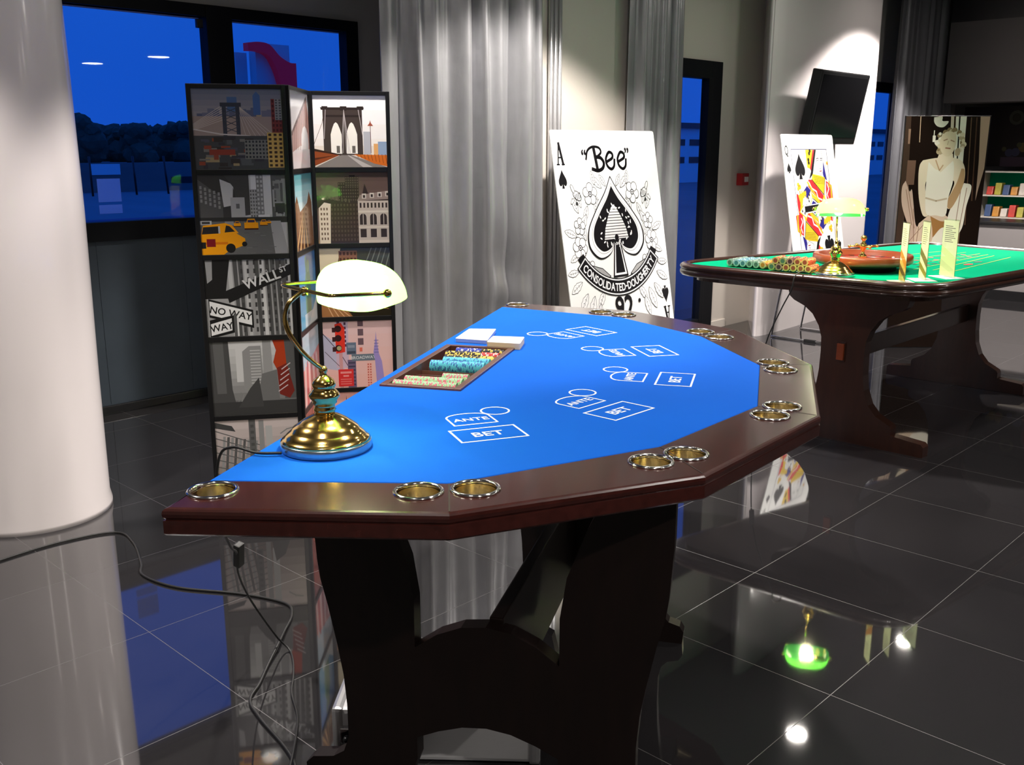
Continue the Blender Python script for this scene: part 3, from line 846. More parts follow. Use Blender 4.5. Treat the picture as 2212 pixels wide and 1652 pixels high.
def pic_bridge_city(p):
    r = random.Random(1); grad(p, rgb(196, 182, 176), rgb(120, 124, 140), 10, .3, 1)
    for i in range(16): h = r.uniform(.06, .16); u = .05 + i * .06; bld(p, r, u, .62, .07, h, r.choice([rgb(98, 104, 130), rgb(120, 120, 140), rgb(180, 160, 130)]))
    p.rect(rgb(82, 110, 150), .39, .72, .50, .90); p.rect(rgb(78, 108, 160), .68, .68, .76, .92); p.poly(rgb(78, 108, 160), [(.68, .92), (.76, .92), (.72, .97)])
    p.rect(rgb(170, 150, 140), 0, .42, 1, .66)
    for i in range(7): p.line(rgb(210, 195, 185), [(.0, .56 - i * .012), (.34, .80 - i * .03)], .006); p.line(rgb(205, 190, 180), [(.50, .80), (.58 + i * .055, .42)], .006)
    for x in (.33, .48): p.rect(rgb(62, 66, 78), x, .42, x + .045, .80)
    for z in (.46, .54, .62, .70): p.line(rgb(70, 74, 84), [(.35, z), (.50, z + .07)], .008); p.line(rgb(70, 74, 84), [(.50, z), (.35, z + .07)], .008)
    p.rect(rgb(62, 66, 78), .31, .78, .545, .83); p.line(rgb(220, 210, 205), [(0, .50), (.3, .44), (.62, .42)], .014)
    p.rect(rgb(72, 74, 76), 0, 0, 1, .42)
    for i in range(60):
        u, v, w, h = r.random(), r.uniform(0, .38), r.uniform(.05, .16), r.uniform(.02, .07)
        p.rect(r.choice([rgb(92, 96, 98), rgb(60, 60, 66), rgb(150, 70, 50), rgb(130, 126, 120), rgb(84, 84, 96), rgb(170, 150, 110), rgb(58, 54, 52)]), u, v, u + w, v + h)
    p.rect(rgb(150, 62, 48), .16, .18, .45, .25); bld(p, r, .56, .13, .27, .24, rgb(130, 130, 124), rgb(50, 54, 60), 7, 5)
    bld(p, r, .82, .02, .18, .44, rgb(214, 176, 98), rgb(66, 48, 40), 3, 8); bld(p, r, .88, .46, .12, .42, rgb(130, 60, 60), rgb(80, 40, 46), 3, 7); bld(p, r, .92, .62, .08, .26, rgb(150, 150, 150), rgb(80, 80, 86), 2, 8)


def pic_taxis(p):
    r = random.Random(2); p.rect(g(.55), 0, 0, 1, 1); p.rect(g(.75), .60, .4, .80, 1)
    p.poly(g(.045), [(0, .35), (0, 1), (.35, 1), (.44, .7), (.50, .40)]); p.poly(g(.09), [(0, .95), (.27, .72), (.27, .36), (0, .36)])
    for i in range(5):
        for j in range(4): p.rect(g(.25), .02 + i * .05, .66 + j * .055 - i * .02, .045 + i * .05, .70 + j * .055 - i * .02)
    p.poly(g(.6), [(.25, .95), (.40, .88), (.38, .62), (.28, .60)]); p.poly(g(.06), [(.30, 1), (.58, 1), (.58, .5), (.46, .48), (.40, .85)])
    p.rect(g(.45), .36, .47, .52, .72); p.rect(g(.14), .42, .58, .46, .64); bld(p, r, .58, .46, .09, .36, g(.40), g(.12), 3, 8); bld(p, r, .66, .50, .08, .50, g(.22), g(.5), 2, 9); p.rect(g(.65), .74, .5, .83, 1)
    p.poly(g(.10), [(.83, .42), (.83, 1), (1, 1), (1, .40)])
    for i in range(24): p.rect(g(r.uniform(.03, .4)), .84 + r.random() * .14, .45 + r.random() * .5, .86 + r.random() * .14, .47 + r.random() * .5)
    p.rect(g(.03), 0, .40, 1, .47); p.poly(g(.13), [(0, 0), (0, .42), (.80, .42), (.84, 0)]); p.poly(g(.38), [(.80, .42), (.84, 0), (1, 0), (.92, .42)])
    for i in range(40): u = r.random() * .8; v = r.random() * .36; p.rect(g(r.uniform(.09, .2)), u, v, u + .06, v + .008)
    p.rect(g(.5), .0, .38, .13, .43); p.rect(g(.05), .02, .39, .11, .42); p.rect(g(.3), .28, .37, .38, .42)
    Y, Yd = rgb(250, 165, 10), rgb(225, 120, 8)
    for (u, v, s) in ((.50, .33, .16), (.38, .36, .08), (.68, .37, .09), (.76, .39, .05)):
        p.rect(Y, u, v, u + s, v + s * .45); p.poly(Y, [(u + s * .15, v + s * .45), (u + s * .85, v + s * .45), (u + s * .75, v + s * .75), (u + s * .25, v + s * .75)]); p.rect(rgb(60, 50, 80), u + s * .25, v + s * .46, u + s * .75, v + s * .66)
        p.rect(rgb(60, 20, 16), u, v - s * .12, u + s, v)
    p.poly(Y, [(0, .02), (0, .26), (.22, .29), (.40, .27), (.50, .20), (.50, .12), (.30, .04), (.25, .0), (0, 0)]); p.poly(Y, [(.0, .24), (.03, .37), (.28, .40), (.36, .37), (.43, .27), (.22, .26)])
    p.poly(g(.02), [(.01, .26), (.03, .35), (.20, .36), (.22, .27)]); p.poly(g(.02), [(.27, .28), (.29, .37), (.33, .36), (.39, .29)]); p.rect(Yd, 0, .13, .30, .16); p.rect(g(.5), .2, .27, .22, .36)
    p.circ(g(.01), .33, .08, .055, 18); p.circ(g(.01), .49, .13, .03, 14); p.rect(rgb(130, 20, 30), .06, .10, .16, .20); p.rect(g(.015), 0, .08, .05, .16)


def pic_wall_st(p):
    r = random.Random(3); p.rect(g(.34), 0, 0, 1, 1)
    for i in range(12): u = .30 + i * .062; p.poly(g(r.choice([.10, .5, .30, .62, .08])), [(u, 0), (u + .04, 0), (u + .02, 1), (u - .03, 1)])
    for i in range(8):
        for j in range(9): p.rect(g(.05), .42 + i * .075, .05 + j * .11, .445 + i * .075, .11 + j * .11)
    p.poly(g(.012), [(0, 1), (.30, 1), (.24, .6), (.28, .50), (.0, .50)]); p.poly(g(.30), [(.02, 1), (.10, 1), (.09, .75), (.03, .70)])
    p.poly(g(.012), [(.24, .60), (1.0, .93), (1.0, .79), (.27, .44)])
    p.text(g(.72), 'WALL', .66, .74, .165, .31, .02); p.text(g(.72), 'ST', .915, .865, .085, .31, .02); p.text(g(.5), '1-75', .70, .835, .05, .31, .01)
    p.poly(g(.012), [(.03, .50), (.54, .34), (.54, .10), (.03, .26)]); p.poly(g(.80), [(.04, .47), (.52, .315), (.52, .14), (.04, .29)])
    p.text(g(.02), 'NO WAY', .285, .305, .118, -.22, .018)
    p.poly(g(.012), [(.03, .22), (.31, .28), (.31, .05), (.03, -.02)]); p.poly(g(.80), [(.04, .17), (.285, .24), (.285, .08), (.04, .015)]); p.text(g(.02), 'WAY', .165, .125, .115, .16, .018)
    p.rect(g(.7), .345, 0, .365, .24); p.rect(g(.1), .31, 0, .345, .3)


def pic_flag(p):
    grad(p, g(.10), g(.62), 10)
    p.poly(g(.07), [(0, 0), (0, 1), (.22, 1), (.24, .35), (.30, 0)]); p.poly(g(.12), [(.04, 1), (.16, 1), (.17, .3), (.06, .3)]); p.rect(g(.62), .30, .45, .52, .97)
    p.poly(g(.28), [(.38, .36), (.38, .86), (.46, .93), (.60, .93), (.62, .2), (.44, .2)])
    for j in range(12): p.rect(g(.5), .47, .42 + j * .04, .59, .435 + j * .04)
    p.poly(g(.32), [(.62, .2), (.62, 1), (.72, 1), (.74, .2)]); p.poly(g(.16), [(.52, .15), (.60, .55), (.78, .60), (.8, .1)])
    for i in range(7): p.line(g(.22 + .02 * i), [(.25 + .04 * i, 0), (.34 + .03 * i, .30 - .02 * i)], .012)
    p.rect(g(.045), 0, 0, 1, .18); p.poly(g(.06), [(.30, .1), (.45, .36), (.56, .5), (.6, .1)]); p.poly(g(.10), [(.86, .2), (.84, 1), (1, 1), (1, .2)])
    p.poly(rgb(175, 62, 30), [(.74, 1), (.88, 1), (.90, .62), (.80, .55), (.74, .70), (.78, .86)]); p.poly(rgb(120, 42, 34), [(.78, .62), (.90, .68), (.98, .30), (.92, .20), (.80, .26)])
    for i in range(5): p.line(rgb(205, 190, 190), [(.79 + i * .012, .30 + i * .075), (.90 + i * .01, .38 + i * .075)], .012)


def pic_facade(p):
    grad(p, rgb(120, 108, 104), rgb(205, 192, 190), 8)
    for i in range(9): p.poly(g(.10 if i % 2 else .30), [(.02 + i * .045, 0), (.05 + i * .045, 0), (.12 + i * .048, .78 - i * .01), (.09 + i * .048, .78 - i * .01)])
    for j in range(9): p.line(g(.12), [(0, .86 - j * .1), (.56, .62 - j * .085)], .012)
    p.poly(g(.06), [(0, .98), (.20, .92), (.24, .84), (0, .9)]); p.rect(g(.12), .40, .1, .48, 1); p.rect(g(.28), .52, .0, .58, .98); p.rect(g(.45), .60, .1, .68, .9)
    for j in range(10): p.rect(g(.08), .42, .12 + j * .085, .46, .16 + j * .085)
    p.line(g(.25), [(.78, .78), (.86, .84), (.95, .86)], .015); p.poly(g(.08), [(.60, 0), (.64, .3), (.76, .2), (.82, 0)])


def pic_towers(p):
    grad(p, rgb(250, 240, 228), rgb(255, 255, 255), 5); p.rect(rgb(240, 228, 212), 0, 0, 1, .3)
    p.line(rgb(120, 100, 90), [(0, .33), (.12, .62), (.16, .83)], .006)
    Bk, Bd = rgb(72, 62, 58), rgb(52, 44, 42)
    p.rect(Bk, .13, .17, .67, .82); p.poly(Bd, [(.11, .80), (.69, .80), (.70, .835), (.10, .835)]); p.rect(Bd, .12, .80, .20, .85); p.rect(Bd, .60, .80, .69, .85); p.rect(Bd, .37, .79, .46, .85); p.rect(Bd, .15, .70, .66, .73)
    for c in (.305, .52):
        A = [(c - .075, .19), (c - .075, .46)] + [(c - .075 + .075 * t, .46 + .17 * math.sin(t * PI / 2)) for t in (.33, .66, 1)]
        A += [(c + .075 - .075 * t, .46 + .17 * math.sin(t * PI / 2)) for t in (.66, .33, 0)] + [(c + .075, .19)]
        p.poly(rgb(255, 250, 238), A); p.rect(rgb(110, 104, 98), c + .0, .20, c + .045, .30)
    for c in ((.42, .44), (.42, .47), (.42, .49), (.42, .395), (.42, .37)): p.line(rgb(190, 180, 178), [(c[0], .80), (c[1], .2)], .006)
    p.line(rgb(200, 190, 188), [(.17, .80), (.14, .40)], .008); p.line(rgb(200, 190, 188), [(.62, .80), (.67, .45)], .008)
    p.rect(rgb(190, 190, 196), .68, .18, .78, .50); p.rect(rgb(150, 170, 196), .88, .17, 1, .36); p.rect(rgb(235, 175, 110), .82, .17, .88, .33)
    p.line(rgb(120, 80, 70), [(.78, .2), (.78, .58)], .008); p.poly(rgb(170, 90, 70), [(.74, .58), (.82, .58), (.79, .62), (.78, .66), (.77, .62)])
    p.poly(rgb(140, 132, 126), [(0, 0), (.35, .17), (.50, .17), (1.0, 0)]); p.poly(rgb(196, 188, 180), [(.45, .17), (.47, .17), (.80, 0), (.66, 0)])
    p.poly(rgb(150, 74, 40), [(0, .24), (.34, .17), (.0, .02)]); p.poly(rgb(90, 46, 30), [(0, .13), (.30, .17), (0, .10)]); p.poly(rgb(60, 40, 34), [(0, .26), (.36, .18), (.36, .165), (0, .225)])
    p.poly(rgb(214, 110, 40), [(.54, .18), (1, .17), (1, .01), (.82, .05)])
    for i in range(9): p.line(rgb(120, 60, 30), [(.58 + i * .05, .18), (.60 + i * .05, .14 - i * .012)], .006)


def pic_sepia(p):
    grad(p, rgb(128, 104, 94), rgb(92, 74, 68), 8); r = random.Random(5)
    bld(p, r, .30, .5, .29, .36, rgb(56, 44, 40), rgb(88, 72, 64), 9, 8); bld(p, r, .40, .80, .19, .14, rgb(62, 50, 46), rgb(92, 76, 68), 6, 4); p.rect(rgb(50, 40, 38), .46, .93, .54, .96)
    p.poly(rgb(60, 48, 44), [(0, .52), (0, .68), (.30, .60), (.58, .60), (.58, 0), (.16, 0)])
    for i in range(9): p.rect(rgb(92, 76, 66), .04 + i * .05, .64 - .008 * i, .06 + i * .05, .69 - .008 * i)
    bld(p, r, .18, .02, .40, .55, rgb(60, 46, 40), rgb(84, 66, 56), 9, 9)
    p.poly(rgb(240, 226, 200), [(.02, 0), (.02, .50), (.10, .58), (.19, .56), (.17, 0)])
    for j in range(7):
        for i in range(3): p.rect(rgb(120, 96, 76), .045 + i * .04, .05 + j * .07, .065 + i * .04, .085 + j * .07)
    Cc, Dk = rgb(196, 182, 168), rgb(56, 46, 44)
    p.rect(Cc, .57, .02, 1, .60); p.poly(rgb(150, 132, 122), [(.56, .60), (.60, .68), (1, .74), (1, .62)]); p.poly(Dk, [(.64, .70), (.72, .70), (.67, .84)])
    for i in range(4): p.rect(rgb(210, 198, 184), .63 + i * .11, .63 + .01 * i, .69 + i * .11, .70 + .01 * i); p.rect(Dk, .645 + i * .11, .64 + .01 * i, .675 + i * .11, .68 + .01 * i)
    for i in range(8): p.rect(Dk, .595 + i * .052, .50, .62 + i * .052, .57)
    for i in range(3):
        c = .64 + i * .145; p.rect(Dk, c - .05, .26, c + .045, .37); p.circ(Dk, c - .003, .37, .047, 14); p.rect(Cc, c - .006, .24, c + .004, .42)
        p.rect(Dk, c - .045, .08, c + .04, .20)
    p.rect(rgb(220, 208, 190), .57, .43, 1, .46); p.rect(rgb(220, 208, 190), .57, .215, 1, .235); p.rect(rgb(214, 200, 184), .57, .0, 1, .04)


def pic_street_brown(p):
    grad(p, rgb(80, 60, 36), rgb(70, 72, 60), 6); p.poly(rgb(246, 228, 190), [(0, .5), (0, 1), (.30, 1), (.20, .55)]); bld(p, None, .27, .62, .26, .34, rgb(150, 104, 76), rgb(90, 60, 44), 5, 4)
    p.poly(rgb(70, 72, 66), [(.48, .5), (.75, 1), (1, 1), (1, .4)])
    for i in range(5): p.line(rgb(130, 134, 122), [(.58 + .08 * i, .6), (.74 + .07 * i, 1)], .012)
    p.poly(rgb(176, 120, 74), [(0, 0), (0, .3), (.24, .24), (.44, 0)])
    for i in range(4): p.line(rgb(230, 180, 130), [(.02 + i * .07, .3 - i * .05), (.16 + i * .08, 0)], .014)
    p.poly(rgb(46, 40, 28), [(.44, 0), (.30, .3), (1, .42), (1, 0)]); p.line(rgb(190, 150, 70), [(.5, .18), (.96, .1)], .008)


def pic_broadway(p):
    grad(p, rgb(246, 196, 186), rgb(244, 206, 204), 5); r = random.Random(9)
    p.poly(rgb(196, 196, 220), [(0, .3), (0, .82), (.16, .70), (.30, .25)]); p.rect(rgb(214, 190, 210), .18, .3, .36, 1)
    for j in range(6): p.rect(rgb(90, 60, 86), .30, .62 + j * .065, .33, .66 + j * .065); p.rect(rgb(90, 60, 86), .20, .96 - j * .0, .24, 1)
    p.line(rgb(84, 70, 80), [(.0, .82), (.24, .52), (.36, .30)], .010); p.line(rgb(84, 70, 80), [(.02, .55), (.22, .33)], .008)
    p.rect(rgb(214, 160, 160), .22, .0, .27, .6); p.rect(rgb(112, 96, 128), .34, .0, .46, .42)
    for j in range(7): p.rect(rgb(70, 66, 92), .35, .03 + j * .055, .45, .055 + j * .055)
    R_ = rgb(235, 60, 44); p.poly(R_, [(.17, .96), (.26, .98), (.31, .90), (.31, .54), (.18, .52)])
    for z in (.89, .75, .60): p.rect(rgb(70, 40, 40), .13, z - .05, .18, z + .02); p.circ(rgb(60, 34, 34), .215, z, .050, 16)
    p.circ(rgb(180, 176, 130), .225, .60, .034, 14)
    p.rect(rgb(110, 126, 146), .33, .50, .47, .68); p.rect(rgb(70, 80, 96), .34, .51, .46, .55); p.rect(rgb(150, 160, 176), .35, .60, .45, .64)
    for j in range(3): p.rect(rgb(116, 92, 100), .50, .64 + j * .14, .58, .74 + j * .14)
    p.rect(rgb(110, 124, 136), .40, .40, .74, .50); p.text(rgb(225, 230, 232), 'BROADWAY', .57, .45, .064, 0.02, .012)
    p.poly(rgb(168, 150, 214), [(.76, 0), (.74, .4), (.72, .52), (.755, .74), (.76, .84), (.768, .74), (.80, .5), (.84, .38), (.88, 0)])
    for j in range(5): p.line(rgb(110, 104, 170), [(.735, .52 + j * .045), (.795, .52 + j * .045)], .008)
    bld(p, r, .62, .0, .07, .36, rgb(250, 190, 176), rgb(205, 96, 84), 2, 9); p.rect(rgb(235, 120, 100), .52, .54, .56, .6)
    p.rect(rgb(226, 48, 48), .20, .02, .42, .28); p.rect(rgb(245, 150, 146), .23, .215, .39, .245); p.rect(rgb(245, 150, 146), .27, .165, .35, .19)
    for j in range(3): p.rect(rgb(240, 120, 116), .23, .05 + j * .035, .39, .065 + j * .035)


def pic_pink_tower(p):
    grad(p, rgb(236, 170, 160), rgb(246, 190, 180), 5); p.poly(rgb(86, 60, 60), [(.22, 0), (.24, .5), (.28, .7), (.30, .95), (.32, .7), (.36, .5), (.40, 0)]); p.rect(rgb(150, 96, 96), .55, 0, .72, .5); p.rect(rgb(190, 120, 116), .75, 0, .9, .66)
    for j in range(6): p.line(rgb(150, 110, 104), [(.25, .1 + j * .1), (.37, .1 + j * .1)], .02)


def pic_pale_building(p):
    grad(p, rgb(246, 232, 230), rgb(255, 250, 248), 5); p.poly(rgb(206, 160, 150), [(.0, .42), (.9, .95), (1, .7), (1, .25), (.5, .3), (0, .2)])
    for i in range(9): p.line(rgb(150, 104, 98), [(.08 + i * .1, .25), (.12 + i * .1, .46 + i * .055)], .02)
    p.poly(rgb(120, 84, 80), [(0, .44), (.9, .97), (.9, .92), (0, .38)]); p.circ(rgb(245, 240, 238), .75, .33, .2, 12)


def pic_cyan_tower(p):
    grad(p, rgb(235, 245, 248), rgb(130, 216, 224), 8, .4, 1); p.poly(rgb(150, 104, 70), [(0, 0), (0, .55), (.15, .72), (.3, .5), (.7, .6), (.82, .75), (.95, .6), (1, 0)])
    for i in range(8): p.poly(rgb(96, 60, 38) if i % 2 else rgb(224, 178, 120), [(.1 * i, 0), (.1 * i + .08, 0), (.5, .55)])


def pic_statue(p):
    grad(p, rgb(120, 190, 226), rgb(86, 140, 214), 8); p.rect(rgb(214, 232, 242), .3, 0, 1, .18)
    p.poly(rgb(112, 172, 150), [(.38, .18), (.36, .62), (.44, .74), (.40, .95), (.48, .97), (.50, .80), (.62, .78), (.70, .6), (.68, .18)]); p.circ(rgb(132, 190, 166), .56, .82, .08, 12)
    p.poly(rgb(240, 246, 250), [(.5, 0), (1, .35), (1, 0)])


def pic_pink_abstract(p):
    grad(p, rgb(160, 196, 220), rgb(206, 226, 240), 5); p.poly(rgb(236, 160, 160), [(0, 0), (1, 0), (1, .7), (0, .5)])
    for i in range(7): p.poly(rgb(206, 96, 96) if i % 2 else rgb(250, 215, 210), [(.08 + .13 * i, 0), (.16 + .13 * i, 0), (.2 + .11 * i, .62), (.14 + .11 * i, .6)])


def pic_red(p):
    grad(p, rgb(196, 60, 44), rgb(150, 70, 60), 6)
    for i in range(6): p.poly(rgb(240, 110, 80) if i % 2 else rgb(120, 30, 30), [(.15 * i, 0), (.15 * i + .07, 0), (.5 + .05 * i, 1), (.44 + .05 * i, 1)])


scr = thing('folding_screen', 'black framed folding screen of city photographs, three panels, before the window', 'room divider')
PTS = [(1.974, 3.667), (2.295, 3.455), (2.590, 3.738), (2.886, 3.532)]
ARTS = [[pic_bridge_city, pic_taxis, pic_wall_st, pic_flag, pic_facade], [pic_pale_building, pic_cyan_tower, pic_statue, pic_pink_abstract, pic_red],
        [pic_towers, pic_sepia, pic_street_brown, pic_broadway, pic_pink_tower]]
for k in range(3):
    a, b = Vector(PTS[k]), Vector(PTS[k + 1]); d = b - a; Lp = d.length; rz = math.atan2(d.y, d.x)
    bm = bmesh.new(); pw = .018; th = .010; x0, x1 = .003, Lp - .003
    for xa in (x0, x1 - pw): box(bm, (xa, -th, 0), (xa + pw, th, 1.8), .002)
    zb = [1.8 - .338 * i for i in range(6)]
    for z in zb[1:]: box(bm, (x0 + pw, -th, z - .011), (x1 - pw, th, z + .011), .002)
    box(bm, (x0 + pw, -th, 1.8 - .018), (x1 - pw, th, 1.8), .002)
    pan = link('screen_panel', bm, M['black'], scr); pan.location = (a.x, a.y, 0); pan.rotation_euler = (0, 0, rz)
    for i in range(5):
        zt = zb[i] - (.018 if i == 0 else .011); z0 = zb[i + 1] + .011; w = x1 - x0 - 2 * pw; h = zt - z0
        bm = bmesh.new(); box(bm, (x0 + pw, -.004, z0), (x0 + pw + w, .004, zt)); link('backing_board', bm, M['black'], pan)
        p = Print(w, h, g(.5)); ARTS[k][i](p); o = p.build('photograph', M['print_gloss'], pan); o.location = (x0 + pw, -.004, z0)

# ============================================================ GIANT CARDS
def thick_card(w, h, t, parent):
    bm = bmesh.new(); prism(bm, rounded([(0, 0), (w, 0), (w, h), (0, h)], .02, 5), 0, t, 'y'); return link('board', bm, M['paper'], parent)


K = rgb(14, 12, 16)
def spade(p, u, v, w, h, col=K, flip=1):
    """w in sheet widths; h in sheet heights"""
    p.poly(col, spade_pts(u, v + .04 * h * flip, w, h * flip))
    p.poly(col, [(u - .16 * w, v - .5 * h * flip), (u - .03 * w, v - .12 * h * flip), (u + .03 * w, v - .12 * h * flip), (u + .16 * w, v - .5 * h * flip)])


def serif_A(p, u, v, w, h, flip=1):
    f = flip; x = lambda a: u + a * w * f; y = lambda b: v + b * h * f; T = .014
    p.line(K, [(x(-.36), y(-.46)), (x(-.02), y(.5))], T * .7); p.line(K, [(x(.36), y(-.46)), (x(.0), y(.5))], T * 1.35); p.line(K, [(x(-.25), y(-.15)), (x(.25), y(-.15))], T * .6)
    p.line(K, [(x(-.52), y(-.47)), (x(-.18), y(-.47))], T * .6); p.line(K, [(x(.18), y(-.47)), (x(.54), y(-.47))], T * .6)


AW, AH = 1.150, 1.69
ace = thing('giant_ace_card', 'giant white ace of spades playing card leaning on the wall behind the blue table', 'playing card')
ace.location = (4.955, 4.125, .012)
ace.rotation_euler = (-math.asin(.295 / AH), math.radians(-0.3), 0)
thick_card(AW, AH, .006, ace)
p = Print(AW, AH, None); LN = g(.03)
V = lambda v: 1 - v / 1.426          # v measured in sheet widths from the top
def VV(pts): return [(u, V(v)) for u, v in pts]
serif_A(p, .062, V(.135), .062, .085); spade(p, .062, V(.275), .072, .072)
serif_A(p, .938, V(1.148), .062, .085, -1); spade(p, .938, V(1.010), .072, .072, K, -1)
# "Bee"
p.text(K, '“', .278, V(.125), .11, 0, .03); p.text(K, '”', .695, V(.118), .11, 0, .03)
p.line(K, VV([(.376, .104), (.392, .222)]), .026)
p.line(K, VV([(q.x, q.y) for q in spline([(.295, .165, 0), (.315, .118, 0), (.365, .095, 0), (.425, .100, 0), (.440, .128, 0), (.395, .155, 0)], 5)]), .015)
p.line(K, VV([(q.x, q.y) for q in spline([(.385, .152, 0), (.435, .160, 0), (.458, .190, 0), (.440, .220, 0), (.395, .232, 0), (.345, .222, 0)], 5)]), .022)
for c in (.525, .640):
    p.line(K, VV([(q.x, q.y) for q in spline([(c - .030, .180, 0), (c + .020, .160, 0), (c + .022, .135, 0), (c - .010, .128, 0), (c - .042, .165, 0), (c - .035, .205, 0), (c, .225, 0), (c + .030, .208, 0), (c + .040, .17, 0)], 5)]), .018)
# floral wreath
def flower(u, v, r, petals=5, a0=0.3):
    for i in range(petals):
        a = a0 + 2 * PI * i / petals; cu, cv = u + r * .62 * math.cos(a), v + r * .62 * math.sin(a)
        p.circ(LN, cu, V(cv), r * .50, 14); p.circ(g(.82), cu, V(cv), r * .50 - .004, 14)
    p.circ(K, u, V(v), r * .30, 12); p.circ(g(.8), u, V(v), r * .2, 10); p.circ(K, u, V(v), r * .1, 8)


def leaf(u, v, L, a, w=.36):
    d = Vector((math.cos(a), math.sin(a))); nn = Vector((-d.y, d.x)); c = Vector((u, v)); n = 8; A = []; B = []
    for i in range(n + 1):
        t = i / n; q = c + d * L * t; o = w * L * .5 * math.sin(PI * t) ** .8 * (1 + .18 * (i % 2)); A.append(q + nn * o); B.append(q - nn * o)
    pts = [(q.x, q.y) for q in A + B[::-1]]; p.poly(g(.84), VV(pts)); p.line(LN, VV(pts), .0028, True); p.line(LN, VV([(u, v), tuple(c + d * L * .85)]), .0024)
    for t in (.3, .5, .7):
        q = c + d * L * t; e = q + (d + nn).normalized() * w * L * .33 * math.sin(PI * t); f_ = q + (d - nn).normalized() * w * L * .33 * math.sin(PI * t)
        p.line(LN, VV([tuple(q), tuple(e)]), .002); p.line(LN, VV([tuple(q), tuple(f_)]), .002)


for s in (-1, 1):
    X = lambda a: .497 + s * a
    A_ = lambda a: a if s > 0 else PI - a
    for (a, v, L, an) in ((.05, .325, .085, -.95), (.09, .335, .11, -.70), (.155, .315, .085, -1.35), (.13, .40, .10, -.2), (.30, .44, .09, -1.2), (.24, .43, .10, 1.1), (.29, .63, .10, -1.4), (.24, .86, .10, -.6), (.17, .93, .12, .9), (.15, .39, .09, 1.3), (.26, .48, .13, .9), (.33, .47, .10, -1.1), (.37, .60, .11, -.35), (.36, .70, .10, .4), (.33, .93, .13, .9), (.27, .95, .15, 1.15),
                          (.22, 1.0, .13, 1.25), (.37, .86, .12, .5), (.39, .80, .10, .1), (.30, .70, .10, .2)): leaf(X(a), v, L, A_(an))
    flower(X(.205), .365, .062, 5, .3 * s); flower(X(.335), .545, .048, 5, 1.1); flower(X(.352), .665, .060, 6, .2); flower(X(.275), .79, .045)
    # bees at the shoulders
    p.circ(LN, X(.325), V(.37), .042, 14, .026, 0, .6 * s); p.circ(g(.8), X(.325), V(.37), .037, 14, .021, 0, .6 * s)
    for i in range(4): p.line(K, VV([(X(.30 + i * .014), .352 + i * .004), (X(.296 + i * .014), .384 + i * .004)]), .005)
    p.circ(LN, X(.36), V(.33), .03, 12, .014, 0, 1.1 * s); p.circ(g(.82), X(.36), V(.33), .026, 12, .010, 0, 1.1 * s)
    p.circ(LN, X(.335), V(.415), .012, 8); p.circ(LN, X(.372), V(.40), .024, 10, .012, 0, -.7 * s); p.circ(g(.82), X(.372), V(.40), .020, 10, .009, 0, -.7 * s)
# great spade: outline, white band, black heart of the spade
sc_ = (.497, .535)
p.poly(K, spade_pts(sc_[0], V(.530), .560, .535 / 1.426, 14)); p.poly(g(.84), spade_pts(sc_[0], V(.530), .535, .512 / 1.426, 14))
p.line(g(.3), spade_pts(sc_[0], V(.533), .47, .45 / 1.426, 12), .003, True)
p.poly(K, spade_pts(sc_[0], V(.533), .44, .42 / 1.426, 14))
p.poly(K, VV([(.422, .862), (.468, .64), (.526, .64), (.572, .862)])); p.poly(g(.84), VV([(.436, .850), (.474, .66), (.520, .66), (.558, .850)])); p.poly(K, VV([(.452, .838), (.484, .63), (.510, .63), (.542, .838)]))
# bee skep
hv = [(.0, .435), (.025, .45), (.06, .50), (.10, .57), (.118, .635)]
hive = [(.497 + a, b) for a, b in hv] + [(.497 - a, b) for a, b in hv[::-1]]
p.poly(g(.75), VV(hive))
for i in range(11):
    b = .46 + i * .0165; hw = .03 + .088 * min(1, (i / 9) ** .8); p.line(K, VV([(.497 - hw, b), (.497 + hw, b + .002)]), .0042)
p.circ(K, .497, V(.628), .020, 10)
rb = random.Random(3)
for i in range(34):
    a = rb.uniform(0, 2 * PI); rr_ = rb.uniform(.115, .165); u = .497 + rr_ * math.cos(a) * .98; v = .575 + rr_ * math.sin(a) * .92
    if v < .47: u = .497 + (u - .497) * (.35 + (v - .40) * 4)
    if v > .69: continue
    p.circ(g(.8), u, V(v), .011, 8, .005, 0, rb.uniform(0, 3))
for i in range(12): p.circ(g(.8), .497 + rb.uniform(-.06, .06), V(.655 + rb.uniform(-.012, .025)), .010, 8, .0045, 0, rb.uniform(0, 3))
# banner
def arcpt(t, r): return (.497 + r * math.sin(t), .46 + r * math.cos(t))
def band(col, r0, r1, t0, t1, n=24):
    for i in range(n):
        a = t0 + (t1 - t0) * i / n; b = t0 + (t1 - t0) * (i + 1) / n
        p.face(clipped(VV([arcpt(a, r0), arcpt(b, r0), arcpt(b, r1), arcpt(a, r1)])), col, .0002 + .000006 * p.n)
    p.n += 1


for s in (-1, 1):
    X = lambda a: .497 + s * a
    p.poly(g(.35), VV([(X(.32), .76), (X(.17), .80), (X(.10), .85), (X(.20), .885)])); p.line(K, VV([(X(.32), .76), (X(.17), .80), (X(.10), .85), (X(.20), .885)]), .005, True)
    p.poly(K, VV([(X(.335), .70), (X(.39), .73), (X(.355), .775), (X(.30), .745)]))
p.n += 1; band(K, .41, .515, -.90, .90); band(g(.84), .417, .508, -.885, .885); band(K, .424, .501, -.87, .87)
word = 'CONSOLIDATED-DOUGHERTY'
wd = [text_mesh(ch, .02)[2] for ch in word]; tot = sum(wd) + .10 * len(word); acc = 0
for ch, w_ in zip(word, wd):
    t = -.83 + 1.66 * (acc + (w_ + .10) / 2) / tot; acc += w_ + .10
    u, v = arcpt(t, .463); p.text(g(.86), ch, u, V(v), .068, t, .02, .80)
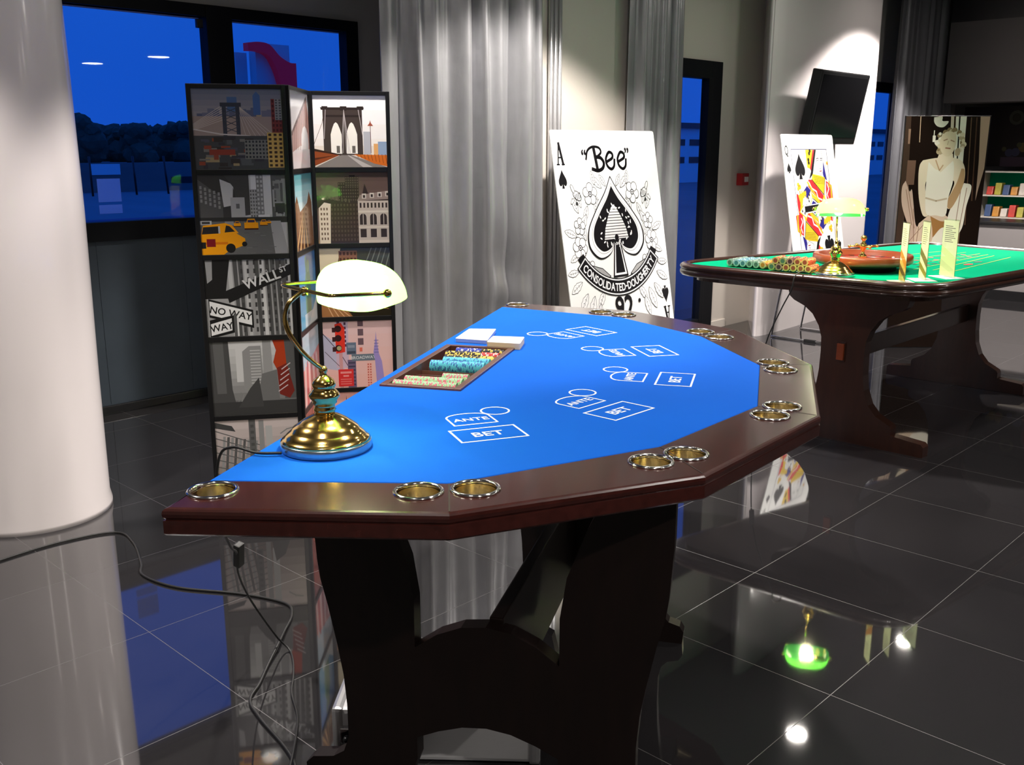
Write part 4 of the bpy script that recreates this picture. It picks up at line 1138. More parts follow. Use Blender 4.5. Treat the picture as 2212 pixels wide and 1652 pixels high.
# 92
p.text(K, '92', .497, V(1.045), .195, 0, .02, .95)
for u, v in ((.335, 1.10), (.652, 1.02)): p.circ(K, u, V(v), .013, 12)
p.circ(LN, .60, V(.88), .008, 8)
o = p.build('face_print', M['print'], ace); o.location = (0, -.0002, 0)

# queen of spades on the chair
QW, QH = .882, 1.206
queen = thing('giant_queen_card', 'giant queen of spades playing card propped against the white pier below the television', 'playing card')
queen.location = (7.246, 3.784, .4865)
queen.rotation_euler = (-math.asin(.232 / QH), 0, 0)
thick_card(QW, QH, .006, queen)
p = Print(QW, QH, None)
YL, RD, BL = rgb(226, 190, 40), rgb(214, 44, 50), rgb(40, 34, 130)
def Q(x, y): return ((x - (62 + .1 * (y - 75))) / 650, 1 - (y - 75) / 1900)
ops = []
def qp(col, pts): ops.append(('p', col, [Q(*a) for a in pts]))
def ql(col, pts, w): ops.append(('l', col, [Q(*a) for a in pts], w))
def qc(col, x, y, r): ops.append(('c', col, Q(x, y), r))
qp(YL, [(360, 272), (448, 272), (428, 520), (385, 500)]); qp(RD, [(452, 272), (472, 272), (440, 560), (418, 515)]); qp(K, [(474, 272), (494, 272), (455, 590), (408, 655), (430, 560)])
for (x, y) in ((415, 285), (408, 320), (398, 400), (404, 440)): qc(K, x, y, .018)
ql(K, [(500, 390), (520, 380), (528, 392)], .006); ql(K, [(550, 385), (575, 385)], .006); ql(g(.25), [(498, 415), (526, 410)], .006); ql(g(.25), [(548, 410), (578, 408)], .006); ql(g(.3), [(552, 500), (546, 520), (560, 522)], .005); ql(rgb(160, 60, 60), [(545, 553), (568, 550)], .009)
ql(g(.3), [(500, 275), (490, 440), (500, 560), (560, 605), (590, 560), (590, 430), (560, 280)], .004)
qp(BL, [(590, 430), (640, 680), (600, 640), (585, 590)]); qp(YL, [(450, 585), (560, 612), (610, 640), (608, 700), (600, 865), (440, 655)])
for i in range(5): ql(K, [(462 + i * 6, 610 + i * 22), (604, 650 + i * 18)], .003)
ql(K, [(440, 655), (600, 865), (612, 640)], .008)
qp(RD, [(398, 655), (440, 660), (600, 880), (625, 1000), (560, 985), (395, 745)]); ql(g(.85), [(405, 690), (440, 770), (500, 815), (520, 900), (575, 930), (600, 990)], .016); ql(YL, [(385, 690), (560, 985)], .020)
qp(RD, [(625, 680), (700, 745), (722, 945), (640, 965), (625, 800)]); ql(g(.85), [(640, 720), (662, 790), (640, 860), (665, 930)], .014); ql(YL, [(690, 750), (700, 940)], .028); ql(YL, [(665, 690), (668, 760)], .02); qc(YL, 640, 450, .018); qc(RD, 640, 452, .008)
ql(YL, [(600, 880), (620, 990)], .03)
qp(BL, [(378, 735), (430, 800), (380, 900), (325, 820)]); qp(BL, [(425, 1000), (455, 930), (520, 985)]); ql(YL, [(445, 860), (560, 985)], .030); ql(K, [(450, 900), (540, 985)], .005)
qp(RD, [(250, 825), (290, 860), (300, 1000), (292, 1060), (320, 1120), (290, 1160), (262, 960)]); qp(YL, [(270, 850), (350, 800), (372, 830), (330, 900), (320, 1020), (292, 1060), (300, 960)])
for i in range(4): ql(YL, [(300 + i * 22, 900), (290 + i * 24, 800)], .014)
qp(YL, [(436, 770), (452, 880), (376, 1160), (282, 1062), (390, 880)]); qp(g(.85), [(430, 800), (442, 890), (372, 1140), (296, 1060), (392, 890)])
for (x, y) in ((408, 850), (395, 890), (405, 930), (376, 990), (322, 1050), (352, 1080)): ops.append(('s', K, Q(x, y), .022))
qp(g(.85), [(330, 890), (372, 880), (385, 960), (340, 1000)]); ql(g(.4), [(340, 930), (375, 930)], .003); ql(g(.4), [(342, 950), (378, 950)], .003)
qc(YL, 270, 715, .02); qc(YL, 290, 745, .022); qc(RD, 280, 730, .007); qc(YL, 272, 765, .018)
for op in ops:
    for rot in (0, 1):
        f_ = (lambda a: a) if rot == 0 else (lambda a: (1 - a[0], 1 - a[1]))
        if op[0] == 'p': p.poly(op[1], [f_(a) for a in op[2]])
        elif op[0] == 'l': p.line(op[1], [f_(a) for a in op[2]], op[3])
        elif op[0] == 'c': p.circ(op[1], *f_(op[2]), op[3], 12)
        else: spade(p, *f_(op[2]), op[3], op[3] * 1.1, op[1], 1 if rot == 0 else -1)
for rot in (0, 1):
    f = -1 if rot else 1; c = (lambda a, b: (1 - a, 1 - b)) if rot else (lambda a, b: (a, b))
    spade(p, *c(.290, .782), .185, .165, K, f); spade(p, *c(.085, .775), .07, .065, K, f); p.text(K, 'Q', *c(.072, .888), .125, PI if rot else 0, .0, .62)
q0, q1 = Q(395, 1000), Q(622, 985)
p.poly(g(.85), [(.30, .52), (.70, .535), (.70, .48), (.30, .465)]); p.poly(K, [(.30, .515), (.70, .527), (.70, .488), (.30, .473)])
p.line(rgb(50, 40, 110), [(.155, .10), (.845, .10), (.845, .90), (.155, .90)], .004, True)
o = p.build('face_print', M['print'], queen); o.location = (0, -.0002, 0)

# chair that carries the queen card
ch = thing('sled_chair', 'chrome sled-base chair with dark seat, below the queen card', 'chair', (7.66, 3.80, 0), 0)
bm = bmesh.new(); box(bm, (-.26, -.24, .457), (.30, .20, .484), .010); link('seat', bm, M['black'], ch)
bm = bmesh.new(); box(bm, (-.24, .115, .66), (.28, .135, .92), .008); link('backrest', bm, M['black'], ch)
for s in (-.235, .275):
    TUBE('leg_frame', spline([(s, -.22, .452), (s, -.26, .30), (s, -.29, .04), (s, -.27, .012), (s, -.2, .010), (s, 0, .010), (s, .24, .010), (s, .275, .012), (s, .28, .05), (s, .22, .42), (s, .18, .55), (s, .145, .70), (s, .145, .90)], 6), .009, M['chrome'], ch)
TUBE('cross_bar', [(-.235, -.20, .447), (.275, -.20, .447)], .008, M['chrome'], ch)
for s in (-.235, .275):
    bm = bmesh.new(); box(bm, (s - .014, -.12, 0), (s + .014, -.02, .022), .003); link('foot_pad', bm, M['rubber'], ch)

# television on the pier
def television(label, loc, rz, tilt, w, h, dep):
    t = thing('television', label, 'television', loc, rz)
    e = bpy.data.objects.new('body_pivot', None)
    bpy.data.objects.remove(e)
    def part(nm, bm, m):
        o = link(nm, bm, m, t); o.rotation_euler = (tilt, 0, 0); return o
    bm = bmesh.new(); box(bm, (-w / 2, -dep / 2, -h / 2), (w / 2, dep / 2, h / 2), .012); body = part('casing', bm, M['black'])
    bm = bmesh.new(); box(bm, (-w / 2 + .04, -dep / 2 - .002, -h / 2 + .06), (w / 2 - .04, -dep / 2 + .001, h / 2 - .035)); part('screen_glass', bm, M['screen'])
    bm = bmesh.new(); box(bm, (-w / 2 + .10, dep / 2 - .004, -h / 2 + .08), (w / 2 - .10, dep / 2 + .03, h / 2 - .08), .02); part('rear_housing', bm, M['black'])
    bm = bmesh.new(); box(bm, (-.09, dep / 2 + .02, -.09), (.09, .125, .09), .006); box(bm, (-.16, .122, -.14), (.16, .136, .14), .003); link('wall_bracket', bm, M['black'], t)
    return t


television('black flat television tilted forward high on the white pier', (8.19, 4.042, 1.895), math.radians(1.5), math.radians(10), .94, .60, .09)

# red fire alarm call point
fa = thing('fire_alarm', 'small red fire alarm call point on the wall beside the glass door', 'fire alarm', (7.0, 0, 0), 0)
fa.location = (7.74, WALL_Y, 1.295)
bm = bmesh.new(); box(bm, (-.055, -.060, -.052), (.055, 0, .052), .006); link('case', bm, M['red_plastic'], fa)
bm = bmesh.new(); box(bm, (-.020, -.064, -.022), (.040, -.059, .022), .001); link('press_pane', bm, M['paper'], fa)

# woman poster (generic stand-in figure)
pd = Vector((8.096 - 7.643, 2.719 - 3.189)); PW = pd.length; PH = 1.80
poster = thing('portrait_poster', 'tall sepia poster of a pale woman in a white dress, behind the green table', 'poster', (7.643, 3.189, 0), math.atan2(pd.y, pd.x))
bm = bmesh.new(); box(bm, (0, 0, 0), (PW, .02, PH), .002); link('poster_board', bm, M['black'], poster)
TUBE('support_strut', [(PW / 2, .02, 1.1), (PW / 2, .42, .01)], .012, M['black'], poster)
p = Print(PW - .01, PH - .01, rgb(30, 20, 15)); sk, wh = rgb(244, 228, 198), rgb(252, 246, 226)
def W_(x, y): return ((x - (230 - .07 * (y - 735))) / 548, 1 - (y - 735) / 1455)
def S_(*pts): return [(q.x, q.y) for q in spline([(*W_(*a), 0) for a in pts] + [(*W_(*pts[0]), 0)], 5)]
def F_(col, *pts): p.poly(col, [W_(*a) for a in pts])
F_(rgb(70, 54, 44), (230, 735), (262, 735), (250, 1150), (215, 1550), (165, 1550)); F_(rgb(120, 92, 76), (245, 1000), (300, 1000), (290, 1150), (235, 1150)); F_(rgb(150, 120, 100), (246, 810), (262, 810), (256, 900), (244, 900)); F_(rgb(210, 180, 150), (321, 735), (326, 735), (322, 890), (317, 890))
F_(rgb(230, 214, 190), (520, 735), (542, 735), (536, 990), (518, 990)); F_(wh, (552, 735), (572, 735), (566, 990), (548, 990)); F_(wh, (582, 735), (622, 735), (606, 1050), (572, 1050)); F_(rgb(60, 40, 26), (540, 735), (550, 735), (545, 990), (536, 990))
F_(rgb(84, 60, 46), (685, 740), (692, 740), (680, 1250), (672, 1250)); F_(rgb(190, 160, 138), (712, 735), (775, 735), (750, 1050), (715, 1180), (700, 1250), (712, 1000)); F_(rgb(110, 84, 66), (650, 740), (656, 740), (640, 1400), (634, 1400)); F_(rgb(150, 120, 96), (600, 1440), (606, 1440), (598, 1560), (592, 1560))
p.poly(wh, S_((410, 740), (412, 770), (435, 795), (475, 798), (505, 765), (465, 762), (462, 735))); F_(wh, (405, 850), (425, 850), (422, 890), (404, 888)); F_(wh, (412, 818), (418, 818), (416, 850), (410, 850))
# skirt blown up on both sides
p.poly(rgb(212, 184, 164), S_((235, 1125), (262, 1190), (278, 1180), (290, 1260), (310, 1400), (350, 1400), (400, 1340), (420, 1420), (380, 1560), (250, 1560), (262, 1430), (215, 1280), (212, 1170)))
p.poly(rgb(232, 208, 180), S_((330, 1390), (420, 1330), (520, 1350), (560, 1480), (540, 1600), (280, 1600), (300, 1480)))
p.poly(rgb(176, 128, 74), S_((405, 1345), (470, 1375), (525, 1385), (510, 1440), (470, 1470), (430, 1500), (420, 1420)))
p.poly(wh, S_((425, 1480), (480, 1420), (520, 1440), (525, 1600), (400, 1600)))
p.poly(wh, S_((620, 1140), (665, 1150), (668, 1190), (640, 1290), (618, 1420), (560, 1480), (520, 1380), (540, 1290), (590, 1200)))
for a, b in (((250, 1150), (300, 1420)), ((240, 1180), (282, 1400)), ((290, 1300), (300, 1540)), ((330, 1410), (310, 1560)), ((270, 1500), (360, 1400)), ((600, 1190), (570, 1430)), ((640, 1170), (600, 1420))): p.line(rgb(160, 126, 104), [W_(*a), W_(*b)], .008)
# bodice, arms, neck
p.poly(sk, S_((345, 1000), (440, 985), (545, 985), (600, 1005), (624, 1060), (618, 1140), (580, 1230), (530, 1300), (505, 1262), (540, 1190), (545, 1120), (380, 1120), (372, 1220), (395, 1330), (355, 1340), (325, 1230), (318, 1100), (325, 1030)))
p.poly(rgb(196, 160, 116), S_((600, 1050), (622, 1060), (618, 1140), (580, 1235), (535, 1300), (508, 1262), (545, 1190), (575, 1130)))
p.poly(wh, S_((382, 1010), (450, 1060), (540, 1000), (548, 1120), (520, 1230), (505, 1340), (440, 1340), (378, 1330), (368, 1220), (372, 1120)))
p.poly(sk, [W_(450, 960), W_(540, 960), W_(545, 1000), (W_(462, 1075)), W_(435, 1000)]); p.line(rgb(206, 170, 130), [W_(430, 1000), W_(455, 1062), W_(478, 1030)], .014)
p.line(rgb(214, 196, 166), [W_(372, 1232), W_(440, 1250), W_(508, 1236)], .02)
# short curly hair, head thrown back
rh = random.Random(5)
for i in range(46):
    a = 2 * PI * i / 46; rr_ = rh.uniform(62, 92); x, y = 520 + rr_ * math.cos(a), 892 + rr_ * .95 * math.sin(a)
    if 60 < math.degrees(a) < 125: continue
    p.circ(rh.choice([rgb(236, 222, 190), rgb(196, 176, 140), rgb(150, 128, 92), rgb(250, 242, 220)]), *W_(x, y), rh.uniform(.018, .036), 9)
p.poly(rgb(238, 220, 186), S_((462, 850), (500, 825), (548, 835), (560, 880), (545, 940), (515, 975), (475, 965), (452, 910)))
p.line(rgb(176, 140, 110), [W_(478, 880), W_(500, 872)], .012); p.line(rgb(176, 140, 110), [W_(524, 878), W_(546, 886)], .012); p.line(rgb(170, 120, 96), [W_(492, 925), W_(520, 928)], .016); p.line(rgb(206, 180, 146), [W_(508, 885), W_(503, 905)], .010)
o = p.build('poster_print', M['print_gloss'], poster); o.location = (.005, -.0003, .005)

# ============================================================ ROULETTE TABLE
GZ = .90
gt = thing('roulette_table', 'dark wooden roulette table with green felt, behind the blue table on the right', 'table')
G = [(4.67, 3.34), (4.735, 1.765), (6.93, 1.52), (7.10, 2.79)]
GO = rounded(G, [.36, .26, .25, .25], 9)
GI = offset_poly(GO, .055)
bm = bmesh.new(); rings = []
prof = [(.055, GZ), (.052, GZ + .008), (.045, GZ + .014), (.030, GZ + .017), (.014, GZ + .014), (.003, GZ + .006), (0, GZ - .004), (.004, GZ - .014), (.010, GZ - .018), (.010, GZ - .021), (.002, GZ - .024), (.0, GZ - .034), (.004, GZ - .046), (.014, GZ - .054), (.05, GZ - .056)]
skirt(bm, GO, prof, 0, True)
link('rail', bm, M['wood_table'], gt, True)
bm = bmesh.new(); f = bm.faces.new([bm.verts.new((x, y, GZ + .001)) for x, y in offset_poly(GO, .053)]); link('felt', bm, M['felt_green'], gt)
bm = bmesh.new(); zz = GZ + .0022
rows_ = [((5.98, 2.56), (6.68, 2.43)), ((5.75, 2.44), (6.66, 2.31)), ((5.55, 2.32), (6.62, 2.19)), ((5.46, 2.17), (6.58, 2.07))]
for a, b in [((6.225, 2.498), (6.63, 2.425)), ((6.006, 2.396), (6.62, 2.29)), ((5.694, 2.268), (6.60, 2.195)), ((5.458, 2.157), (6.58, 2.14)), ((5.503, 2.067), (6.53, 2.086)), ((5.517, 1.966), (6.507, 1.982))]: stroke(bm, [a, b], .006, zz, False)
for i in range(0): pass
link('layout_lines', bm, M['yellow_print'], gt)
p_ = bmesh.new(); ink = p_.loops.layers.float_color.new('Ink'); rr = random.Random(2)
def spot(x, y, w, h, col):
    f = p_.faces.new([p_.verts.new((x + w * math.cos(t * PI / 5), y + h * math.sin(t * PI / 5), zz + .0002)) for t in range(10)])
    for l in f.loops: l[ink] = (*col, 1)
spot(5.925, 2.028, .05, .022, rgb(190, 70, 60)); spot(6.10, 2.035, .05, .02, rgb(50, 90, 70))
for i in range(9):
    for j in range(3): spot(5.62 + i * .105, 2.19 + j * .075 - i * .002, .022, .016, rgb(170, 70, 60) if (i + j) % 2 else rgb(40, 80, 60))
link('number_spots', p_, M['print'], gt)
# pedestals of the roulette table
prof_r = [(.335, .845), (.335, .79), (.325, .765), (.30, .745), (.235, .718), (.185, .680), (.145, .62), (.125, .56), (.122, .48), (.125, .38), (.135, .30), (.165, .225), (.21, .175), (.29, .135), (.30, .12), (.30, .085), (.46, .070), (.475, .055), (.475, .0)]
for (x, yc, sc) in ((4.97, 2.29, 1.0), (6.76, 2.33, .95)):
    pts = [(yc - a * sc, z) for a, z in prof_r] + [(yc + a * sc, z) for a, z in prof_r[::-1]]
    bm = bmesh.new(); prism(bm, pts, x - .035, x + .035, 'x'); link('pedestal', bm, M['wood_table'], gt)
bm = bmesh.new(); box(bm, (4.93, 2.27, .44), (6.80, 2.30, .55), .003); link('stretcher', bm, M['wood_table'], gt)
bm = bmesh.new(); box(bm, (4.918, 2.275, .45), (4.936, 2.315, .54), .003); link('stretcher_wedge', bm, M['wood_orange'], gt)
bm = bmesh.new(); prism(bm, offset_poly(GO, .10), GZ - .085, GZ - .056); link('under_frame', bm, M['wood_table'], gt)

# wheel
WC = (5.262, 2.368)
wh_ = thing('roulette_wheel', 'orange brown wooden roulette wheel on the green table', 'roulette wheel', (WC[0], WC[1], GZ + .0012))
LATHE('wheel_foot', [(.17, 0), (.18, .004), (.18, .02), (.20, .036)], M['wood_dark'], wh_, 48)
LATHE('bowl', [(.205, .036), (.245, .038), (.262, .046), (.265, .055), (.264, .082), (.258, .089), (.238, .0895), (.228, .084), (.20, .066), (.19, .062), (.188, .055), (.02, .054)], M['wood_orange'], wh_, 72)
bm = bmesh.new(); lathe(bm, [(.186, .056), (.184, .063), (.15, .060), (.05, .068), (.03, .070)], 72)
inkl = bm.loops.layers.float_color.new('Ink')
for f in bm.faces:
    c = f.calc_center_median(); r_ = math.hypot(c.x, c.y); a = math.atan2(c.y, c.x)
    col = rgb(150, 60, 30) if r_ < .15 else ((rgb(150, 20, 20) if int((a + PI) / (2 * PI) * 36) % 2 else rgb(16, 14, 14)))
    for l in f.loops: l[inkl] = (*col, 1)
link('number_rotor', bm, M['print_gloss'], wh_)
tur = LATHE('turret', [(.026, .068), (.020, .080), (.010, .090), (.009, .105), (.018, .118), (.021, .130), (.018, .142), (.010, .150), (.009, .160), (.016, .168), (.0165, .180), (.008, .190)], M['brass'], wh_, 28)
for k in range(4):
    a = PI / 4 + k * PI / 2 + .1; bm = bmesh.new()
    tube(bm, [(0, 0, .130), (.076 * math.cos(a), .076 * math.sin(a), .130)], .005, 8); ball(bm, (.08 * math.cos(a), .08 * math.sin(a), .130), .009, 12, 8); link('turret_arm', bm, M['brass'], tur, True)
bm = bmesh.new(); ball(bm, (0, 0, 0), .0095, 16, 10); bo = link('roulette_ball', bm, M['paper'], None, True); bo.location = (WC[0] + .02, WC[1] - .165, GZ + .073); tag(bo, 'small white ball lying in the roulette wheel', 'ball')

banker_lamp('brass banker lamp with lit green glass shade on the green roulette table', (4.876, 2.340, GZ + .0015), math.radians(-150), 14)
ld = thing('power_cord', 'black lamp flex hanging over the green table edge down to the floor', 'cable')
TUBE('cord', spline([(4.80, 2.43, GZ + .008), (4.757, 2.435, GZ + .024), (4.725, 2.44, GZ + .030), (4.690, 2.445, GZ + .028), (4.655, 2.45, GZ + .006), (4.640, 2.455, GZ - .06), (4.635, 2.50, .74), (4.62, 2.56, .58), (4.62, 2.595, .42), (4.62, 2.61, .20), (4.63, 2.62, .03), (4.66, 2.66, .006), (4.75, 2.85, .005), (5.0, 3.1, .005)], 8), .0035, M['rubber'], ld, 8)
bm = bmesh.new(); box(bm, (-.014, -.012, -.04), (.014, .012, .04), .004); sw = link('inline_switch', bm, M['rubber'], ld); sw.location = (4.62, 2.592, .44); sw.rotation_euler = (.08, 0, .3)

# chips lying in clear racks
def chip_rack(label, gx, gy, rz, n, L, levels, cols, glabel):
    t = thing('chip_rack', label, 'chip rack', (gx, gy, GZ + .0012), rz)
    w = n * .041
    bm = bmesh.new(); box(bm, (0, 0, 0), (L, w, .004)); box(bm, (0, 0, .004), (.003, w, .018)); box(bm, (L - .003, 0, .004), (L, w, .018)); link('acrylic_tray', bm, M['acrylic'], t)
    bm = bmesh.new(); ink = bm.loops.layers.float_color.new('Ink'); r = .0196; seg = 20; rr = random.Random(n + levels)
    for lv in range(levels):
        for i in range(n if lv == 0 else n - 1):
            cy = .0205 + i * .041 + lv * .0205; cz = .0255 + lv * .034; ca, cb = cols[(i + lv * 2) % len(cols)]; nch = int(L / .0072); prev = None
            for k in range(nch + 1):
                x = .005 + (L - .010) * k / nch; ring = [bm.verts.new((x, cy + r * math.cos(2 * PI * q / seg), cz + r * math.sin(2 * PI * q / seg))) for q in range(seg)]
                if k in (0, nch):
                    f = bm.faces.new(ring if k else ring[::-1])
                    for l in f.loops: l[ink] = (*cb, 1)
                    inner = [bm.verts.new((x + (.0004 if k else -.0004), cy + r * .62 * math.cos(2 * PI * q / 12), cz + r * .62 * math.sin(2 * PI * q / 12))) for q in range(12)]
                    f = bm.faces.new(inner if k else inner[::-1])
                    for l in f.loops: l[ink] = (*ca, 1)
                if prev:
                    ph = rr.randrange(seg)
                    for q in range(seg):
                        f = bm.faces.new((prev[q], prev[(q + 1) % seg], ring[(q + 1) % seg], ring[q])); c = cb if (q + ph) % 5 == 0 else ca
                        for l in f.loops: l[ink] = (*c, 1)
                prev = ring
    o = link('casino_chips', bm, M['print']); tag(o, glabel, 'casino chips', None, 'stuff'); o.location = (gx, gy, GZ + .0025); o.rotation_euler = (0, 0, rz)


GR, TL_, OR_, PK = (rgb(96, 116, 104), rgb(190, 205, 190)), (rgb(84, 130, 140), rgb(200, 215, 220)), (rgb(214, 130, 50), rgb(240, 200, 150)), (rgb(170, 76, 60), rgb(240, 190, 120))
chip_rack('clear acrylic chip rack at the far left corner of the green table', 4.86, 2.735, math.radians(2), 6, .20, 1, [OR_, GR, GR, TL_, TL_, GR], 'rows of grey green and teal chips in the left clear rack')
chip_rack('clear acrylic chip rack filled two high, between lamp and wheel', 4.86, 2.462, math.radians(7), 6, .13, 2, [PK, PK, PK, PK, (rgb(90, 50, 60), rgb(200, 150, 130)), (rgb(90, 120, 100), rgb(200, 180, 120))], 'rows of pink and orange chips in the clear rack beside the lamp')
for i, (x, y, rz, L) in enumerate(((4.93, 2.73, .5, .15), (5.02, 2.715, .42, .15), (4.985, 2.67, .5, .13))):
    bm = bmesh.new(); tube(bm, [(0, 0, 0), (L, 0, 0)], .0055, 10)
    o = link('chalk_stick', bm, M['paper'], None, True)
    o.location = (x, y - .05, GZ + .0075); o.rotation_euler = (0, 0, rz); tag(o, 'slim white stick lying on green felt between the chip racks', 'stick', 'white sticks by the racks')

# leaflet holders
def holder(label, x, y, rz, w, col):
    t = thing('leaflet_holder', label, 'leaflet holder', (x, y, GZ + .0012), rz)
    bm = bmesh.new(); box(bm, (-w / 2 - .015, -.055, 0), (w / 2 + .015, .055, .003), .001); link('foot_plate', bm, M['paper'], t)
    bm = bmesh.new(); box(bm, (-w / 2, -.0035, .003), (w / 2, -.0015, .300)); box(bm, (-w / 2, .0015, .003), (w / 2, .0035, .300)); link('acrylic_sleeve', bm, M['acrylic'], t)
    for s, yy in ((0, -.0008), (PI, .0008)):
        p = Print(w - .004, .285, rgb(236, 226, 206)); r = random.Random(w * 1000)
        p.rect(col[0], 0, 0, 1, .35); p.poly(col[1], [(0, .55), (1, .35), (1, .2), (0, .42)]); p.poly(col[2], [(0, .3), (1, .12), (1, .02), (0, .18)])
        for j in range(9): p.line(rgb(110, 96, 96), [(.15, .62 + j * .035), (.15 + r.uniform(.4, .7), .62 + j * .035)], .03)
        o = p.build('leaflet', M['print'], t); o.rotation_euler = (0, 0, s); o.location = (-(w - .004) / 2 if s == 0 else (w - .004) / 2, yy, .008)
    return t


OCH = (rgb(214, 170, 96), rgb(214, 130, 50), rgb(110, 76, 40))
holder('upright leaflet holder nearest the lamp, leftmost of the three on green felt', 4.885, 1.985, math.radians(40), .10, OCH)
holder('middle upright leaflet holder on the green table, white foot plate', 5.04, 1.945, math.radians(42), .10, (rgb(226, 214, 190), rgb(120, 110, 70), rgb(150, 130, 60)))
holder('pale upright leaflet holder, rightmost and widest of the three', 5.235, 1.895, math.radians(58), .12, (rgb(226, 224, 180), rgb(226, 224, 180), rgb(214, 210, 170)))

# ============================================================ FAR END: BAR
bar = thing('bar_counter', 'pale bar counter with black plinth at the far end of the room', 'counter')
BX('counter_front', (11.0, -4.0, .10), (11.5, 3.95, .78), M['counter'], bar, .004)
BX('worktop', (10.97, -4.0, .78), (11.55, 3.98, .815), M['black'], bar, .006)
BX('plinth', (10.995, -4.0, 0), (11.45, 3.94, .10), M['black'], bar)
structure(BX('trim_4', (11.0, -6.0, 2.03), (11.35, 4.2, 2.84), M['fascia']), 'grey fascia above the bar')
structure(BX('trim_5', (11.0, -6.0, 2.84), (11.4, 4.2, HC), M['black']), 'black band above the fascia')
mur = thing('menu_mural', 'dark menu board with round food pictures above the bar shelves', 'menu board', (12.2, 0, 0))
BX('mural_board', (0, -4, 1.36), (.03, 4.4, 2.03), M['wood_dark'], mur)
p = Print(1.6, .66, rgb(28, 20, 18)); r = random.Random(6)
for i in range(5): p.circ(r.choice([rgb(66, 70, 40), rgb(86, 84, 36), rgb(60, 60, 50)]), .08 + i * .19, .82, .05, 16); p.circ(rgb(40, 40, 26), .08 + i * .19, .82, .03, 14)
p.circ(rgb(90, 60, 70), .52, .58, .16, 24); p.circ(rgb(110, 52, 26), .52, .56, .145, 24); p.circ(rgb(60, 32, 22), .52, .50, .10, 20)
for i in range(40): p.circ(r.choice([rgb(96, 80, 40), rgb(70, 70, 44), rgb(90, 46, 34), rgb(60, 60, 84)]), r.random(), r.random() * .55, r.uniform(.01, .035), 10)
p.rect(rgb(76, 60, 76), 0, .0, .9, .16)
o = p.build('mural_print', M['print'], mur); o.rotation_euler = (0, 0, -PI / 2); o.location = (-.001, 3.95, 1.36)
sh = thing('display_shelf', 'white display cabinet with green back behind the bar', 'shelf', (11.75, 0, 0))
for z in (.80, 1.04, 1.30): BX('shelf_board', (0, 2.2, z), (.30, 4.0, z + .015), M['white_wall'], sh)
for y in (2.2, 3.1, 3.985): BX('upright', (0, y, .0), (.30, y + .015, 1.32), M['white_wall'], sh)
BX('back_panel', (.29, 2.2, .75), (.30, 4.0, 1.31), M['felt_green'], sh)
pk = [rgb(190, 60, 50), rgb(200, 190, 180), rgb(190, 130, 50), rgb(60, 80, 120), rgb(170, 160, 60)]
pm = [mat('snack packet %d' % i, c, .4, noise=(30, .3, (1, 1, 1))) for i, c in enumerate(pk)]
for lv, z in enumerate((.8165, 1.0565)):
    for i in range(9):
        y = 3.18 + i * .085; h = .09 + .02 * ((i * 7 + lv) % 3); bm = bmesh.new(); box(bm, (0, 0, 0), (.12, .068, h), .008)
        for v in bm.verts: v.co.x += .25 * (v.co.z / h - .5) * .1
        k = (i + lv * 2) % 5
        o = link('snack_packet', bm, pm[k]); o.location = (11.80, y, z)
        tag(o, ('%s snack packet on the %s shelf behind the bar' % (['red', 'off-white', 'orange', 'dark blue', 'olive yellow'][k], ['lower', 'middle'][lv])), 'packet', '%s packets on the %s bar shelf' % (['red', 'off-white', 'orange', 'dark blue', 'olive yellow'][k], ['lower', 'middle'][lv]))

# ============================================================ OUTSIDE
bm = bmesh.new(); box(bm, (-80, BY + .3, -.35), (220, 260, -.15)); structure(link('ground_outside', bm, M['asphalt']), 'dark car park outside the windows')
lw = BX('boundary_wall', (6, 40, -.15), (42, 40.4, 1.02), M['render_wall']); tag(lw, 'long low weathered wall across the car park outside', 'wall')
for x in (20.6, 24.2): BX('boundary_wall_opening', (x, 39.98, .15), (x + 1.6, 40.0, .42), M['black'], lw)
for (x, w) in ((14.8, .9), (17.2, 1.2)): BX('boundary_wall_patch', (x, 39.97, .55), (x + w, 40.0, .98), M['facade'], lw)
for i, (x, dx) in enumerate(((15.9, .02), (17.6, .05), (18.9, .1), (20.9, .3))):
    o = TUBE('lamp_post', [(x, 37, -.15), (x - dx, 37, 1.30)], .04, M['black']); tag(o, 'thin dark post leaning before the low wall outside', 'post', 'dark posts outside')
tr = random.Random(11)
tree_h = [5.2, 5.4, 5.6, 5.3, 6.4, 5.5, 5.6, 6.5, 5.2, 5.0, 5.4, 5.2, 5.5, 5.3, 5.0, 5.4, 5.2, 5.6, 5.1, 5.3, 5.5, 5.2, 5.0, 5.4, 5.1, 5.3]
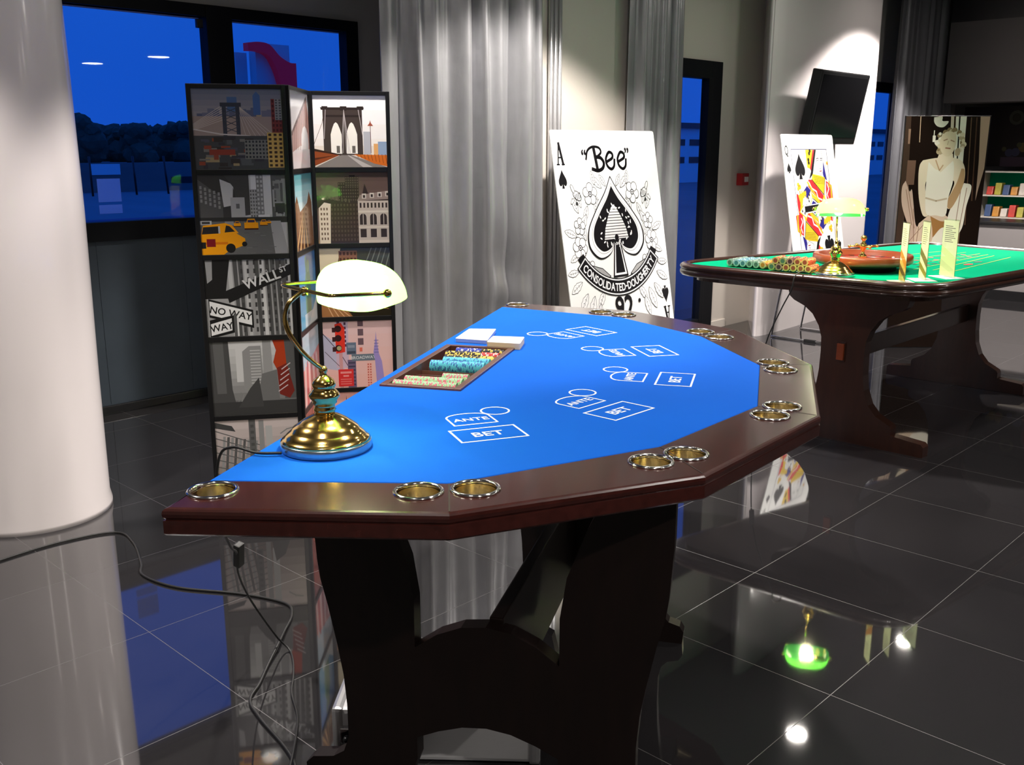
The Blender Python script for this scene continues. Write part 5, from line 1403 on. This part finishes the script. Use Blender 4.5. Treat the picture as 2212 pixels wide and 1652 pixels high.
for i, hgt in enumerate(tree_h):
    x = 48 + i * 1.8; y = (130, 138, 146, 154)[i % 4]
    t = thing('tree', 'dark evergreen tree in the distant row beyond the car park', 'tree', (x, y, -.15), 0, 'trees beyond the car park')
    TUBE('trunk', [(0, 0, 0), (0, 0, hgt * .6)], .18, M['bark'], t, 8)
    bm = bmesh.new()
    for k in range(22):
        a = tr.uniform(0, 6.28); rr2 = tr.uniform(.2, 1.9); zc = hgt * tr.uniform(.10, .9); s = tr.uniform(1.0, 1.7) * (1.15 - .35 * zc / hgt)
        bmesh.ops.create_icosphere(bm, subdivisions=2, radius=s, matrix=Matrix.Translation((rr2 * math.cos(a), rr2 * math.sin(a), min(zc, hgt - s))))
    for v in bm.verts: v.co += Vector((tr.uniform(-.16, .16), tr.uniform(-.16, .16), tr.uniform(-.16, .16)))
    for v in bm.verts: v.co.x *= 1.05
    link('crown', bm, M['tree'], t)
ob = thing('office_building', 'pale office building seen through the glass door', 'building', (0, 0, 0))
BX('facade', (40, 30, -.15), (74, 40, 2.62), M['facade'], ob); BX('roof', (39.9, 29.8, 2.62), (74.2, 40.2, 2.90), M['dark_panel'], ob)
for j, z in enumerate((.85, 1.75)):
    for i in range(24): BX('window', (40.6 + i * 1.35, 29.97, z), (41.5 + i * 1.35, 30.0, z + .32), M['screen'], ob)
sg = thing('totem_sign', 'outdoor sign with pale panel and dark red curved band, beyond the window', 'sign', (0, 0, 0))
BX('sign_panel', (5.64, 9.0, -.15), (6.04, 9.12, 2.59), M['sign_blue'], sg); BX('sign_side', (5.50, 9.15, -.15), (5.63, 9.25, 2.50), M['sign_blue'], sg)
top = spline([(5.50, 2.575, 0), (5.63, 2.59, 0), (5.75, 2.57, 0), (5.86, 2.47, 0), (5.97, 2.415, 0), (6.05, 2.41, 0)], 6); bot = spline([(5.50, 2.50, 0), (5.63, 2.50, 0), (5.74, 2.46, 0), (5.82, 2.33, 0), (5.90, 2.12, 0), (6.05, 2.0, 0)], 6)
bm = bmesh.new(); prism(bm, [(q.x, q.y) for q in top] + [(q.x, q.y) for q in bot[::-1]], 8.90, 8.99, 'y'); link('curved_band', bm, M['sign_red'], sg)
# notices stuck on the window pane
for z0, z1, lab in ((1.252, 1.385, 'square pale blue notice taped on the window pane, upper of two'), (1.185, 1.235, 'narrow pale blue notice taped on the window pane, under the square one')):
    bm = bmesh.new(); box(bm, (2.488, BY + .020, z0), (2.625, BY + .0215, z1)); o = link('window_notice', bm, M['notice']); tag(o, lab, 'notice')
